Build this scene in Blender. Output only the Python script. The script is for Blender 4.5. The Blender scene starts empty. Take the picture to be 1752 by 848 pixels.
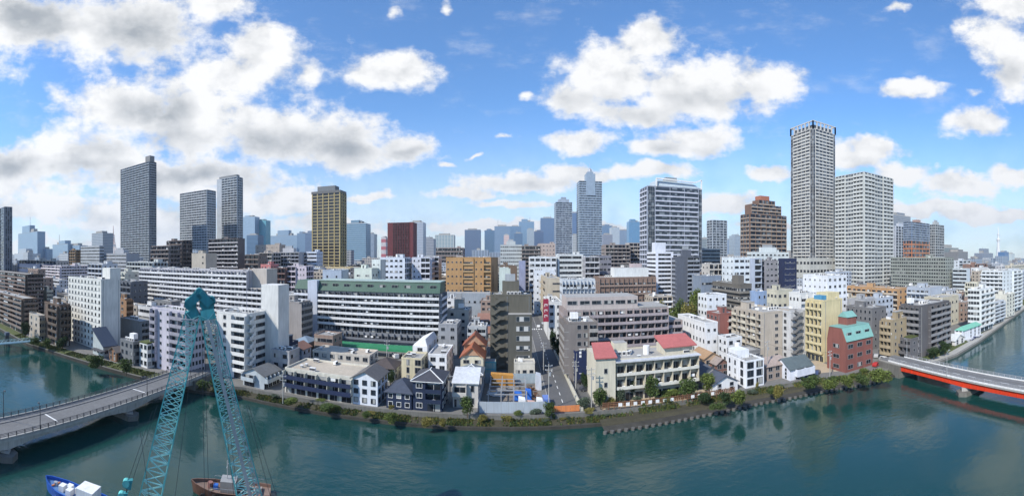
import bpy, math, random
from math import sin, cos, tan, atan2, pi, radians, sqrt
from mathutils import Vector
RN = random.Random(11)
sc = bpy.context.scene
COL = sc.collection
# ---- camera geometry: a cylindrical panorama taken 40 m above the quay (photo 1752 x 848, 700 px per radian)
FP, HX, HY, CZ = 700.0, 876.0, 440.0, 40.0
WZ = -2.2                                       # river level, ground of the city is 0
def az(px): return (px - HX) / FP
def gd(py, z=0.0): return (CZ - z) * FP / (py - HY)
def P(px, d, z=0.0): return Vector((d * sin(az(px)), d * cos(az(px)), z))
def G(px, py, z=0.0): return P(px, gd(py, z), z)
def ZT(py, d): return CZ - (py - HY) / FP * d
cam = bpy.data.cameras.new('camera'); cam_o = bpy.data.objects.new('camera', cam); COL.objects.link(cam_o)
cam.type = 'PANO'; cam.panorama_type = 'CENTRAL_CYLINDRICAL'
cam.central_cylindrical_range_u_min = -HX / FP; cam.central_cylindrical_range_u_max = HX / FP
cam.central_cylindrical_range_v_min = -(848 - HY) / FP; cam.central_cylindrical_range_v_max = HY / FP
cam.central_cylindrical_radius = 1.0
cam.clip_start = 0.5; cam.clip_end = 40000
cam_o.location = (0, 0, CZ); cam_o.rotation_euler = (radians(90), 0, 0)
sc.camera = cam_o
# ---- light: sun from the left, a little behind the camera, partly veiled
HAZE = 0.00006
SUN_AZ, SUN_EL, SUN_STR, SKY_STR, EXPO = radians(-130), radians(41), 3.6, 0.135, 0.62
sc.view_settings.view_transform = 'Standard'; sc.view_settings.look = 'None'
sc.view_settings.exposure = EXPO; sc.view_settings.gamma = 1.0; sc.view_settings.use_curve_mapping = False
try:
    sc.cycles.use_denoising = True; sc.cycles.denoiser = 'OPENIMAGEDENOISE'
    sc.cycles.max_bounces = 5; sc.cycles.diffuse_bounces = 2; sc.cycles.glossy_bounces = 3
    sc.cycles.transmission_bounces = 2; sc.cycles.volume_bounces = 0; sc.cycles.transparent_max_bounces = 6
    sc.cycles.caustics_reflective = False; sc.cycles.caustics_refractive = False
    sc.cycles.sample_clamp_indirect = 4.0
except Exception: pass
sl = bpy.data.lights.new('sun', 'SUN'); sl.energy = SUN_STR; sl.angle = radians(0.6); sl.color = (1.0, 0.95, 0.86)
so = bpy.data.objects.new('sun', sl); COL.objects.link(so)
sdir = Vector((sin(SUN_AZ) * cos(SUN_EL), cos(SUN_AZ) * cos(SUN_EL), sin(SUN_EL)))
so.rotation_euler = sdir.to_track_quat('Z', 'Y').to_euler(); so.location = sdir * 900
# ---- world: Nishita sky with procedural cumulus, laid out by compass direction
W = bpy.data.worlds.new('World'); sc.world = W; W.use_nodes = True
NT = W.node_tree; NT.nodes.clear()
class NB:
    """small helper to wire math nodes"""
    def __init__(s, t): s.t = t
    def put(s, sock, v):
        if isinstance(v, bpy.types.NodeSocket): s.t.links.new(v, sock)
        else: sock.default_value = v
    def m(s, op, a, b=None, c=None, clamp=False):
        n = s.t.nodes.new('ShaderNodeMath'); n.operation = op; n.use_clamp = clamp
        for i, v in enumerate((a, b, c)):
            if v is not None: s.put(n.inputs[i], v)
        return n.outputs[0]
    def v(s, op, a, b=None, c=None):
        n = s.t.nodes.new('ShaderNodeVectorMath'); n.operation = op
        for i, x in enumerate((a, b, c)):
            if x is not None: s.put(n.inputs[i], x)
        return n.outputs[1] if op in ('LENGTH', 'DOT_PRODUCT') else n.outputs[0]
    def noise(s, vec, scale, detail=6, rough=0.55, dist=0.0):
        n = s.t.nodes.new('ShaderNodeTexNoise'); s.put(n.inputs['Vector'], vec)
        n.inputs['Scale'].default_value = scale; n.inputs['Detail'].default_value = detail
        n.inputs['Roughness'].default_value = rough; n.inputs['Distortion'].default_value = dist
        return n.outputs[0]
    def ss(s, a, b, x):
        n = s.t.nodes.new('ShaderNodeMapRange'); n.interpolation_type = 'SMOOTHSTEP'
        s.put(n.inputs[0], x); n.inputs[1].default_value = a; n.inputs[2].default_value = b
        n.inputs[3].default_value = 0; n.inputs[4].default_value = 1
        return n.outputs[0]
    def mix(s, f, a, b, typ='MIX'):
        n = s.t.nodes.new('ShaderNodeMixRGB'); n.blend_type = typ
        s.put(n.inputs[0], f); s.put(n.inputs[1], a); s.put(n.inputs[2], b)
        return n.outputs[0]
b_ = NB(NT)
tc = NT.nodes.new('ShaderNodeTexCoord')
sep = NT.nodes.new('ShaderNodeSeparateXYZ'); NT.links.new(tc.outputs['Generated'], sep.inputs[0])
hyp = b_.m('SQRT', b_.m('ADD', b_.m('MULTIPLY', sep.outputs[0], sep.outputs[0]), b_.m('MULTIPLY', sep.outputs[1], sep.outputs[1])))
azn = b_.m('ARCTAN2', sep.outputs[0], sep.outputs[1])
eln = b_.m('DIVIDE', sep.outputs[2], b_.m('MAXIMUM', hyp, 0.02))
cmb = NT.nodes.new('ShaderNodeCombineXYZ'); NT.links.new(azn, cmb.inputs[0]); NT.links.new(eln, cmb.inputs[1])
PV = cmb.outputs[0]
nw = NT.nodes.new('ShaderNodeTexNoise'); NT.links.new(PV, nw.inputs['Vector']); nw.inputs['Scale'].default_value = 9; nw.inputs['Detail'].default_value = 4
warp = b_.v('SCALE', b_.v('SUBTRACT', nw.outputs['Color'], (0.5, 0.5, 0.5))); warp.node.inputs['Scale'].default_value = 0.075
PW = b_.v('ADD', PV, warp)
CLOUDS = [(40,30,150,75),(215,45,170,85),(365,8,85,38),(-120,70,160,90),(455,82,88,52),(395,130,95,50),(530,118,42,40),
 (220,185,150,70),(330,205,190,85),(480,225,170,70),(590,250,140,55),(690,250,68,36),(130,265,150,55),(20,290,110,52),
 (300,310,270,55),(70,355,190,40),(260,380,220,36),(480,340,130,36),(-150,250,130,70),(640,335,50,12),(560,380,120,22),(665,120,98,42),
 (1040,125,112,72),(1112,62,62,42),(985,160,60,46),(1190,150,150,70),(1300,150,82,52),(1095,192,120,28),
 (988,240,70,26),(1195,240,92,36),(1130,258,70,20),(896,170,22,15),(862,234,30,14),(765,278,34,9),(812,268,22,7),
 (890,312,140,24),(1010,296,140,22),(1130,292,90,15),(800,335,90,15),(880,352,100,12),(1230,350,100,26),(1320,290,55,22),
 (1490,252,72,30),(1465,275,56,24),(1545,300,66,26),(1560,156,66,17),(1668,206,68,32),(1668,164,30,20),
 (1695,62,62,50),(1738,110,56,70),(1740,10,90,46),(1648,52,34,18),(1640,320,120,30),(1735,300,66,22),(1600,356,150,20),(1700,372,130,16),
 (1420,385,240,20),(900,388,330,16),(300,420,400,26),(765,12,26,14),(675,22,20,24),(1880,240,120,90),(2000,60,150,110),(1535,15,40,12)]
GREYS = [(70,20,170,62),(255,62,120,62),(265,188,80,34),(560,245,130,34),(440,262,150,44),(330,300,210,30),(130,300,80,24),(30,280,60,24),
 (1060,180,140,34),(1200,186,150,30),(1330,182,60,28),(700,262,50,16),(1000,315,150,12),(1180,262,80,14),(1740,140,60,40),(215,240,100,30)]
def field(vec, blobs, k):
    f = None
    for (x, y, rx, ry) in blobs:
        sx, sy = FP / rx, FP / ry
        o = b_.v('LENGTH', b_.v('MULTIPLY_ADD', vec, (sx, sy, 0), (-az(x) * sx, -(HY - y) / FP * sy, 0)))
        if rx < 45 and k < 0.28: o = b_.m('ADD', o, 0.38)
        f = o if f is None else b_.m('SMOOTH_MIN', f, o, k)
    return f
fc = field(PW, CLOUDS, 0.25)
fg = field(PW, GREYS, 0.3)
PS = b_.v('MULTIPLY', PV, (1.0, 1.35, 1.0))
n1 = b_.noise(PS, 11, 12, 0.63)
n2 = b_.noise(b_.v('ADD', PS, (-0.016, 0.03, 0)), 10, 6, 0.5)
n3 = b_.noise(PS, 4.5, 5, 0.6)
dn = b_.m('ADD', b_.m('SUBTRACT', 1.0, fc), b_.m('MULTIPLY', b_.m('SUBTRACT', n1, 0.5), 2.1))
dens = b_.ss(-0.10, 0.52, dn)
wisp = b_.m('MULTIPLY', b_.ss(0.50, 0.85, b_.noise(b_.v('MULTIPLY', PV, (1, 2.4, 1)), 5.5, 10, 0.68)), 0.45)
veil = b_.m('MULTIPLY', b_.m('POWER', b_.ss(0.42, -0.02, eln), 1.6), b_.m('ADD', 0.30, b_.m('MULTIPLY', n3, 0.75)))
dens = b_.m('MAXIMUM', b_.m('MAXIMUM', dens, wisp), veil, clamp=True)
core = b_.ss(0.15, 1.0, dn)
relief = b_.m('MULTIPLY', b_.m('SUBTRACT', n1, n2), 1.6)
gre = b_.m('MULTIPLY', b_.ss(-0.35, 0.75, b_.m('ADD', b_.m('SUBTRACT', 1.0, fg), b_.m('MULTIPLY', b_.m('SUBTRACT', n1, 0.5), 1.2))), core)
gw = b_.m('SUBTRACT', 0.84, b_.m('MULTIPLY', b_.ss(-0.35, 0.25, azn), 0.42))
shade = b_.m('ADD', b_.m('SUBTRACT', 0.92, b_.m('MULTIPLY', gre, gw)), relief, clamp=True)
ccol = b_.mix(shade, (0.39, 0.425, 0.465, 1), (1.0, 1.0, 1.0, 1))
sky = NT.nodes.new('ShaderNodeTexSky'); sky.sky_type = 'NISHITA'; sky.sun_disc = False
sky.sun_elevation = SUN_EL; sky.sun_rotation = SUN_AZ
sky.altitude = 0; sky.air_density = 1.0; sky.dust_density = 0.25; sky.ozone_density = 3.0
bg1 = NT.nodes.new('ShaderNodeBackground'); skc = b_.mix(1.0, sky.outputs[0], (0.58, 0.86, 1.08, 1), 'MULTIPLY'); NT.links.new(skc, bg1.inputs[0]); bg1.inputs[1].default_value = SKY_STR
bg2 = NT.nodes.new('ShaderNodeBackground'); NT.links.new(ccol, bg2.inputs[0]); bg2.inputs[1].default_value = 0.68
mx = NT.nodes.new('ShaderNodeMixShader'); NT.links.new(dens, mx.inputs[0]); NT.links.new(bg1.outputs[0], mx.inputs[1]); NT.links.new(bg2.outputs[0], mx.inputs[2])
wo = NT.nodes.new('ShaderNodeOutputWorld'); NT.links.new(mx.outputs[0], wo.inputs[0])
try: W.cycles.sampling_method = 'MANUAL'; W.cycles.sample_map_resolution = 512
except Exception: pass
# ================= materials =================
MATS = {}
def mat(name, col, rough=0.75, var=0.24, scale=0.35, metal=0.0, streak=True, spec=0.35):
    """a painted or plastered surface: base colour with uneven weathering"""
    if name in MATS: return MATS[name]
    m = bpy.data.materials.new(name); m.use_nodes = True; t = m.node_tree; n = NB(t)
    bs = t.nodes['Principled BSDF']; bs.inputs['Roughness'].default_value = rough; bs.inputs['Metallic'].default_value = metal
    bs.inputs['Specular IOR Level'].default_value = spec
    g = t.nodes.new('ShaderNodeNewGeometry')
    p = n.v('MULTIPLY', g.outputs['Position'], (1, 1, 0.22 if streak else 1))
    a = n.noise(p, scale * 3, 4, 0.6); c = n.noise(g.outputs['Position'], scale * 0.35, 3, 0.5)
    f = n.m('ADD', n.m('MULTIPLY', n.m('SUBTRACT', a, 0.5), var * 2.2), n.m('MULTIPLY', n.m('SUBTRACT', c, 0.5), var * 1.6))
    if streak: f = n.m('ADD', f, n.m('MULTIPLY', n.m('SUBTRACT', n.noise(n.v('MULTIPLY', g.outputs['Position'], (1, 1, 0.05)), 3.2, 3, 0.6), 0.5), var * 1.3))
    f = n.m('MAXIMUM', n.m('ADD', 1.0, f), 0.25)
    k = n.v('SCALE', (col[0], col[1], col[2])); k.node.inputs['Vector'].default_value = col[:3]; t.links.new(f, k.node.inputs['Scale'])
    t.links.new(k, bs.inputs['Base Color'])
    MATS[name] = m; return m
def cmat(c, rough=0.75, var=0.24, kind='paint'):
    return mat('%s_%02d_%02d_%02d_%s' % (kind, c[0] * 99, c[1] * 99, c[2] * 99, int(rough * 10)), c, rough, var)
def glassmat(name, dark, cur, frac, cell=1.3, rough=0.12):
    """window glass: dark rooms behind, some with drawn curtains or blinds"""
    if name in MATS: return MATS[name]
    m = bpy.data.materials.new(name); m.use_nodes = True; t = m.node_tree; n = NB(t)
    bs = t.nodes['Principled BSDF']; bs.inputs['Roughness'].default_value = rough
    g = t.nodes.new('ShaderNodeNewGeometry'); s = t.nodes.new('ShaderNodeSeparateXYZ'); t.links.new(g.outputs['Position'], s.inputs[0])
    u = n.m('FLOOR', n.m('DIVIDE', n.m('ADD', n.m('MULTIPLY', s.outputs[0], 0.97), n.m('ADD', n.m('MULTIPLY', s.outputs[1], 1.03), 0.37)), cell))
    w = n.m('FLOOR', n.m('DIVIDE', n.m('ADD', s.outputs[2], 0.21), 2.8))
    cm = t.nodes.new('ShaderNodeCombineXYZ'); t.links.new(u, cm.inputs[0]); t.links.new(w, cm.inputs[1])
    wn = t.nodes.new('ShaderNodeTexWhiteNoise'); wn.noise_dimensions = '2D'; t.links.new(cm.outputs[0], wn.inputs['Vector'])
    f = n.m('LESS_THAN', wn.outputs['Value'], frac)
    dk = n.mix(wn.outputs['Color'], tuple(x * 0.5 for x in dark) + (1,), tuple(x * 1.5 for x in dark) + (1,))
    t.links.new(n.mix(f, dk, cur + (1,)), bs.inputs['Base Color'])
    MATS[name] = m; return m
GL = glassmat('window_glass', (0.02, 0.025, 0.033), (0.36, 0.36, 0.34), 0.13)
GLB = glassmat('darker_glass', (0.018, 0.022, 0.03), (0.24, 0.24, 0.24), 0.10)  # panes and curtains a little darker, fewer curtains drawn
GLR = glassmat('rib_glass', (0.03, 0.03, 0.035), (0.08, 0.08, 0.09), 0.06)
GLT = glassmat('tower_glass', (0.03, 0.04, 0.055), (0.17, 0.19, 0.21), 0.3, 2.6)
def curtain(name, ca, cb, pz=3.6, pu=0.0, fr=0.45, rough=0.3):
    """cladding of far towers: storey bands ca (spandrel) and cb (glass), optional vertical ribs every pu metres"""
    if name in MATS: return MATS[name]
    m = bpy.data.materials.new(name); m.use_nodes = True; t = m.node_tree; n = NB(t)
    bs = t.nodes['Principled BSDF']; bs.inputs['Roughness'].default_value = rough
    g = t.nodes.new('ShaderNodeTexCoord'); s = t.nodes.new('ShaderNodeSeparateXYZ'); t.links.new(g.outputs['Object'], s.inputs[0])
    f = n.m('LESS_THAN', n.m('FRACT', n.m('DIVIDE', s.outputs[2], pz)), fr)
    if pu:
        h = n.m('LESS_THAN', n.m('FRACT', n.m('DIVIDE', n.m('ADD', n.m('ADD', s.outputs[0], s.outputs[1]), 0.31), pu)), 0.28)
        f = n.m('MAXIMUM', f, h)
    q = n.noise(n.v('MULTIPLY', g.outputs['Object'], (0.13, 0.13, 0.25)), 1.0, 3, 0.7)
    cbn = n.mix(q, tuple(x * 0.5 for x in cb) + (1,), tuple(x * 1.5 for x in cb) + (1,))
    t.links.new(n.mix(f, cbn, ca + (1,)), bs.inputs['Base Color'])
    MATS[name] = m; return m
WHT = mat('white_paint', (0.74, 0.73, 0.71)); CON = mat('concrete', (0.34, 0.33, 0.31)); DCON = mat('dark_concrete', (0.15, 0.145, 0.13), var=0.35, scale=0.6)
ROOF = mat('roof_membrane', (0.34, 0.33, 0.31), var=0.25, streak=False, scale=0.5); FRM = mat('window_frame_grey', (0.28, 0.28, 0.28), 0.5)
STL = mat('galvanised_steel', (0.42, 0.43, 0.44), 0.45, metal=0.4); BLK = mat('black_rubber', (0.02, 0.02, 0.02)); DGR = mat('dark_grey_paint', (0.07, 0.072, 0.08))
ASP = mat('asphalt', (0.11, 0.11, 0.112), 0.9, 0.25, 0.8, streak=False); PNT = mat('road_paint', (0.7, 0.7, 0.68), 0.7, 0.3, 1.5, streak=False)
TILE = mat('grey_roof_tile', (0.10, 0.105, 0.12), 0.6, 0.3, 1.2); WOOD = mat('bark', (0.10, 0.075, 0.05), 0.9, 0.3, 2)
BLU = mat('blue_tarp', (0.03, 0.14, 0.5), 0.5); ORG = mat('orange_board', (0.62, 0.22, 0.08), 0.6); SAND = mat('sandy_soil', (0.42, 0.34, 0.24), 0.95, 0.25, 0.5, streak=False)
# ================= mesh helper =================
class MB:
    def __init__(s): s.v = []; s.f = []; s.i = []; s.m = []
    def mi(s, m):
        if m not in s.m: s.m.append(m)
        return s.m.index(m)
    def poly(s, pts, m):
        k = len(s.v); s.v += [tuple(p) for p in pts]; s.f.append(tuple(range(k, k + len(pts)))); s.i.append(s.mi(m))
    def hexa(s, c, m, top=None):
        k = len(s.v); s.v += [tuple(p) for p in c]; a = s.mi(m)
        for q in ((3, 2, 1, 0), (4, 5, 6, 7), (0, 1, 5, 4), (1, 2, 6, 5), (2, 3, 7, 6), (3, 0, 4, 7)):
            s.f.append(tuple(k + j for j in q)); s.i.append(a)
        if top is not None: s.i[-5] = s.mi(top)
    def box(s, x0, x1, y0, y1, z0, z1, m, top=None):
        s.hexa([(x0, y0, z0), (x1, y0, z0), (x1, y1, z0), (x0, y1, z0), (x0, y0, z1), (x1, y0, z1), (x1, y1, z1), (x0, y1, z1)], m, top)
    def bar(s, p, q, w, m, h=None):
        p = Vector(p); q = Vector(q); d = q - p
        if d.length < 1e-5: return
        d.normalize(); up = Vector((0, 0, 1)) if abs(d.z) < 0.9 else Vector((1, 0, 0))
        a = d.cross(up).normalized() * w / 2; b = d.cross(a).normalized() * (h or w) / 2
        s.hexa([p - a - b, p + a - b, p + a + b, p - a + b, q - a - b, q + a - b, q + a + b, q - a + b], m)
    def tube(s, p, q, r, m, n=8, r2=None):
        p = Vector(p); q = Vector(q); d = (q - p).normalized(); up = Vector((0, 0, 1)) if abs(d.z) < 0.9 else Vector((1, 0, 0))
        a = d.cross(up).normalized(); b = d.cross(a).normalized(); k = len(s.v); r2 = r if r2 is None else r2; mi = s.mi(m)
        for j in range(n):
            o = a * cos(2 * pi * j / n) + b * sin(2 * pi * j / n); s.v.append(tuple(p + o * r)); s.v.append(tuple(q + o * r2))
        for j in range(n):
            e = (j + 1) % n; s.f.append((k + 2 * j, k + 2 * e, k + 2 * e + 1, k + 2 * j + 1)); s.i.append(mi)
        s.f.append(tuple(k + 2 * j for j in range(n))[::-1]); s.i.append(mi); s.f.append(tuple(k + 2 * j + 1 for j in range(n))); s.i.append(mi)
    def prism(s, poly, z0, z1, m, top=None):
        n = len(poly); k = len(s.v); a = s.mi(m); t = s.mi(top or m)
        s.v += [(x, y, z0) for x, y in poly] + [(x, y, z1) for x, y in poly]
        for j in range(n): s.f.append((k + j, k + (j + 1) % n, k + n + (j + 1) % n, k + n + j)); s.i.append(a)
        s.f.append(tuple(k + n + j for j in range(n))); s.i.append(t); s.f.append(tuple(k + j for j in range(n))[::-1]); s.i.append(a)
    def mesh(s, name):
        me = bpy.data.meshes.new(name); me.from_pydata(s.v, [], s.f)
        for m in s.m: me.materials.append(m)
        me.polygons.foreach_set('material_index', s.i); me.update(); return me
def obj(name, me, parent=None, loc=(0, 0, 0), rz=0.0):
    if isinstance(me, MB): me = me.mesh(name)
    o = bpy.data.objects.new(name, me); COL.objects.link(o); o.location = loc; o.rotation_euler = (0, 0, rz)
    if parent is not None: o.parent = parent
    return o
LABELS = {}
def tag(o, label, cat, group=None, kind=None):
    n = len(label.split()); assert 4 <= n <= 16, label
    assert label not in LABELS or (group and LABELS[label] == group), label
    LABELS[label] = group
    o['label'] = label; o['category'] = cat
    if group: o['group'] = group
    if kind: o['kind'] = kind
    return o
def thing(name, label, cat, loc=(0, 0, 0), rz=0.0, group=None):
    return tag(obj(name, None, None, loc, rz), label, cat, group)
def setting(name, me, kind='structure', label=None):
    o = obj(name, me); o['kind'] = kind
    if label: o['label'] = label
    return o
MC = {}
def cached(key, fn):
    if key not in MC: MC[key] = fn()
    return MC[key]
# ================= setting: water, ground, banks =================
wm = bpy.data.materials.new('river_water'); wm.use_nodes = True; t = wm.node_tree; n = NB(t); bs = t.nodes['Principled BSDF']
bs.inputs['Roughness'].default_value = 0.07; bs.inputs['IOR'].default_value = 1.5; bs.inputs['Base Color'].default_value = (0.008, 0.046, 0.042, 1)
g = t.nodes.new('ShaderNodeNewGeometry'); pp = g.outputs['Position']
hh = n.m('ADD', n.m('MULTIPLY', n.noise(n.v('MULTIPLY', pp, (0.75, 1.25, 1)), 0.55, 5, 0.6, 0.4), 0.5), n.m('MULTIPLY', n.noise(pp, 0.12, 3, 0.5), 0.9))
gust = n.ss(0.40, 0.62, n.noise(n.v('MULTIPLY', pp, (0.6, 1.4, 1)), 0.022, 4, 0.55, 0.6))
bp = t.nodes.new('ShaderNodeBump'); bp.inputs['Distance'].default_value = 1.0; t.links.new(hh, bp.inputs['Height'])
t.links.new(n.m('ADD', 0.05, n.m('MULTIPLY', gust, 0.20)), bp.inputs['Strength']); t.links.new(bp.outputs[0], bs.inputs['Normal'])
mb = MB(); mb.poly([(-9000, -2500, WZ), (9000, -2500, WZ), (9000, 9000, WZ), (-9000, 9000, WZ)], wm)
setting('river_water', mb, label='dark green river with wind ripples and cloud reflections')
BANK = [(-420, 76), (-230, 76.5), (-188, 76), (-170, 79.5), (-127, 87.5), (-97, 93), (-78, 100), (-38, 102.5), (4, 103.6), (36, 104), (52, 104.5), (72, 103.5), (92, 99.5), (112, 92.5), (121, 88.5), (135, 86), (160, 84), (190, 87), (318, 106), (420, 122), (700, 165), (2600, 420)]
BANK = [(x * .96, y * .96) for x, y in BANK]
def banky(x):
    for (a, b), (c, d) in zip(BANK, BANK[1:]):
        if a <= x <= c: return b + (d - b) * (x - a) / (c - a)
    return BANK[0][1] if x < BANK[0][0] else BANK[-1][1]
def norms(poly):
    out = []
    for i, p in enumerate(poly):
        a = Vector(poly[max(0, i - 1)]); b = Vector(poly[min(len(poly) - 1, i + 1)]); d = (b - a).normalized(); out.append(Vector((-d.y, d.x)))
    return out
def off(poly, o): return [(p[0] + n_.x * o, p[1] + n_.y * o) for p, n_ in zip(poly, norms(poly))]
def sweep(poly, prof, ms):
    mb = MB(); L = [[(x, y, z) for x, y in off(poly, o)] for o, z in prof]
    for j in range(len(prof) - 1):
        for i in range(len(poly) - 1):
            mb.poly([L[j][i], L[j][i + 1], L[j + 1][i + 1], L[j + 1][i]], ms[j] if isinstance(ms, list) else ms)
    return mb
GB = off(BANK, 4.8)
gm = mat('city_ground', (0.17, 0.165, 0.155), 0.95, 0.3, 0.25, streak=False)
mb = MB(); gp = [(x, y, 0) for x, y in GB]
far = 9000
mb.poly([(-far, 73, 0)] + gp + [(far, 1500, 0), (far, far, 0), (-far, far, 0)], gm)
setting('city_ground', mb)
soil = mat('bank_soil', (0.055, 0.05, 0.032), 0.95, 0.5, 0.9, streak=False); GRS = mat('bank_grass', (0.075, 0.09, 0.03), 0.95, 0.5, 0.9, streak=False)
stone = mat('wet_stone_wall', (0.05, 0.047, 0.04), 0.8, 0.6, 1.2, streak=False)
def sub(a, b): return [p for p in BANK if a <= p[0] <= b]
setting('embankment_slope', sweep(sub(-96, 118), [(-0.02, -4), (0, -1.45), (0.7, -1.4), (2.9, -0.65), (3.0, -0.65)], [stone, stone, soil, soil]))
lv = tag(obj('levee_wall', sweep(sub(-96, 118), [(2.9, -1.0), (2.9, 0.5), (3.2, 0.5), (3.2, -0.1), (4.9, 0.004)], [DCON, DCON, DCON, gm])), 'long concrete levee wall running along the river front', 'wall')
setting('embankment_lawn', sweep(sub(-420, -92), [(-0.02, -4), (0, -0.9), (0.6, -0.9), (0.62, -0.7), (4.9, 0.004)], [stone, DCON, DCON, GRS]))
setting('promenade', sweep(sub(115, 2600), [(-0.02, -4), (0, -1.2), (0.4, -1.2), (0.5, -0.9), (4.0, -0.85), (4.2, -0.3), (4.9, 0.006), (9.5, 0.3), (12, 0.004)], [DCON, CON, DCON, mat('promenade_paving', (0.36, 0.35, 0.32), 0.9, 0.2, 1, streak=False), GRS, GRS, GRS, GRS]))
# revetment on the right with its row of round pile heads
rp = [(x * .96, y * .96) for x, y in [(23, 99.6), (36, 100.4), (51, 101), (70, 100.6), (91, 96.8), (112, 89.9), (117, 88)]]
rv = tag(obj('stone_revetment', sweep(rp, [(-0.01, -4), (0, -1.75), (2.4, -1.5), (3.2, -1.0), (5.0, -0.8)], [stone, stone, soil, soil])), 'low rubble revetment with a row of round pile heads', 'revetment')
pm = MB(); pm.tube((0, 0, -1.6), (0, 0, 0), 0.52, mat('pile_concrete', (.12, .115, .105), var=.4), 8); pme = pm.mesh('pile_head')
L = 0
for (a, b) in zip(rp, rp[1:]):
    d = Vector(b) - Vector(a); k = int(d.length / 1.75)
    for i in range(k):
        q = Vector(a) + d * (i / k); obj('pile_head', pme, rv, (q.x, q.y - 0.35, -1.62))
# ================= building kit =================
def win_mesh(w, h, fr, gl, sill=True):
    mb = MB(); f = 0.09
    mb.box(-w / 2 - f, w / 2 + f, -0.07, 0.02, h, h + f, fr); mb.box(-w / 2 - f, w / 2 + f, -0.13 if sill else -0.07, 0.02, -f, 0, fr)
    mb.box(-w / 2 - f, -w / 2, -0.07, 0.02, 0, h, fr); mb.box(w / 2, w / 2 + f, -0.07, 0.02, 0, h, fr)
    if w > 1.3: mb.box(-0.035, 0.035, -0.06, 0.02, 0, h, fr)
    return mb.mesh('window')
def pane_mesh(w, h, gl):
    mb = MB(); mb.box(-w / 2, w / 2, -0.035, 0.015, 0, h, gl); return mb.mesh('pane')
def row_mesh(W, c, w, h, fr, gl):
    mb = MB()
    mb.box(W * 0.5 / c - w / 2 - .1, W * (c - .5) / c + w / 2 + .1, -0.09, 0.02, -0.12, -0.02, fr)
    for k in range(c):
        x = W * (k + .5) / c; mb.box(x - w / 2, x + w / 2, -0.05, 0.02, 0, h, gl); mb.box(x - w / 2 - .06, x + w / 2 + .06, -0.08, 0.02, h, h + .07, fr)
    return mb.mesh('window_row')
def balc_mesh(W, bays, h, par, wall, rail, t, ph, seed):
    mb = MB(); r = random.Random(seed); bw = W / bays
    mb.box(0, W, -t, 0, -0.12, 0.10, par)
    for k in range(bays):
        x0, x1 = k * bw, (k + 1) * bw
        if rail is not None and k % 2 == rail:
            for z in (0.35, 0.65, 0.95): mb.box(x0, x1, -t, -t + .05, z, z + .05, STL)
        else: mb.box(x0, x1, -t - .08, -t + .04, -0.14, ph, par)
        if r.random() < 0.45:                                        # air conditioner or washing on the balcony floor
            x = x0 + bw * r.uniform(.15, .7); mb.box(x, x + .8, -t + .25, -t + .6, .1, .75, WHT)
        if r.random() < 0.3:
            x = x0 + bw * r.uniform(.1, .5); mb.box(x, x + bw * .4, -t * .6, -t * .6 + .05, 1.15, 1.95, WHT if r.random() < .7 else STL)
    for k in range(bays + 1):
        x = min(max(k * bw, .07), W - .07); mb.box(x - .07, x + .07, -t + .05, 0, .1, h - .14, wall)
    return mb.mesh('balcony')
def doors_mesh(W, bays, h, gl, fr):
    mb = MB(); bw = W / bays
    for k in range(bays):
        x0 = k * bw + bw * .1; x1 = (k + 1) * bw - bw * .1
        mb.box(x0, x1, -0.05, 0.02, .1, h, gl); mb.box((x0 + x1) / 2 - .04, (x0 + x1) / 2 + .04, -0.08, 0, .1, h, fr)
    mb.box(bw * .1, W - bw * .1, -0.09, 0.0, h, h + .1, fr)
    return mb.mesh('glass_doors')
def band_mesh(W, h, gl, fr, cols):
    mb = MB(); mb.box(.25, W - .25, -0.05, 0.02, 0, h, gl); mb.box(.2, W - .2, -0.12, .02, -.1, 0, fr); mb.box(.2, W - .2, -0.1, .02, h, h + .08, fr)
    for k in range(cols + 1):
        x = .25 + (W - .5) * k / cols; mb.box(x - .05, x + .05, -.09, .02, 0, h, fr)
    return mb.mesh('window_band')
def zig_mesh(W, h, par):
    """one storey of an outside stair: landing slabs, raked parapet and flight"""
    mb = MB(); t = 1.3
    mb.box(0, W * .28, -t, 0, -.1, .1, par); mb.box(W * .72, W, -t, 0, h / 2 - .1, h / 2 + .1, par)
    mb.box(0, W * .28, -t - .08, -t, -.1, 1.1, par); mb.box(W * .72, W, -t - .08, -t, h / 2 - .1, h / 2 + 1.1, par)
    for (a, b, y0, y1) in ((0, h / 2, -t - .08, -t), (h / 2, h, -t * .5 - .08, -t * .5)):
        xa, xb = (W * .28, W * .72) if a == 0 else (W * .72, W * .28)
        mb.hexa([(xa, y0, a - .1), (xb, y0, b - .1), (xb, y1, b - .1), (xa, y1, a - .1), (xa, y0, a + 1.1), (xb, y0, b + 1.1), (xb, y1, b + 1.1), (xa, y1, a + 1.1)], par)
        mb.hexa([(xa, -t, a - .2), (xb, -t, b - .2), (xb, -.1, b - .2), (xa, -.1, a - .2), (xa, -t, a), (xb, -t, b), (xb, -.1, b), (xa, -.1, a)], par)
    return mb.mesh('stair_flight')
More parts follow.
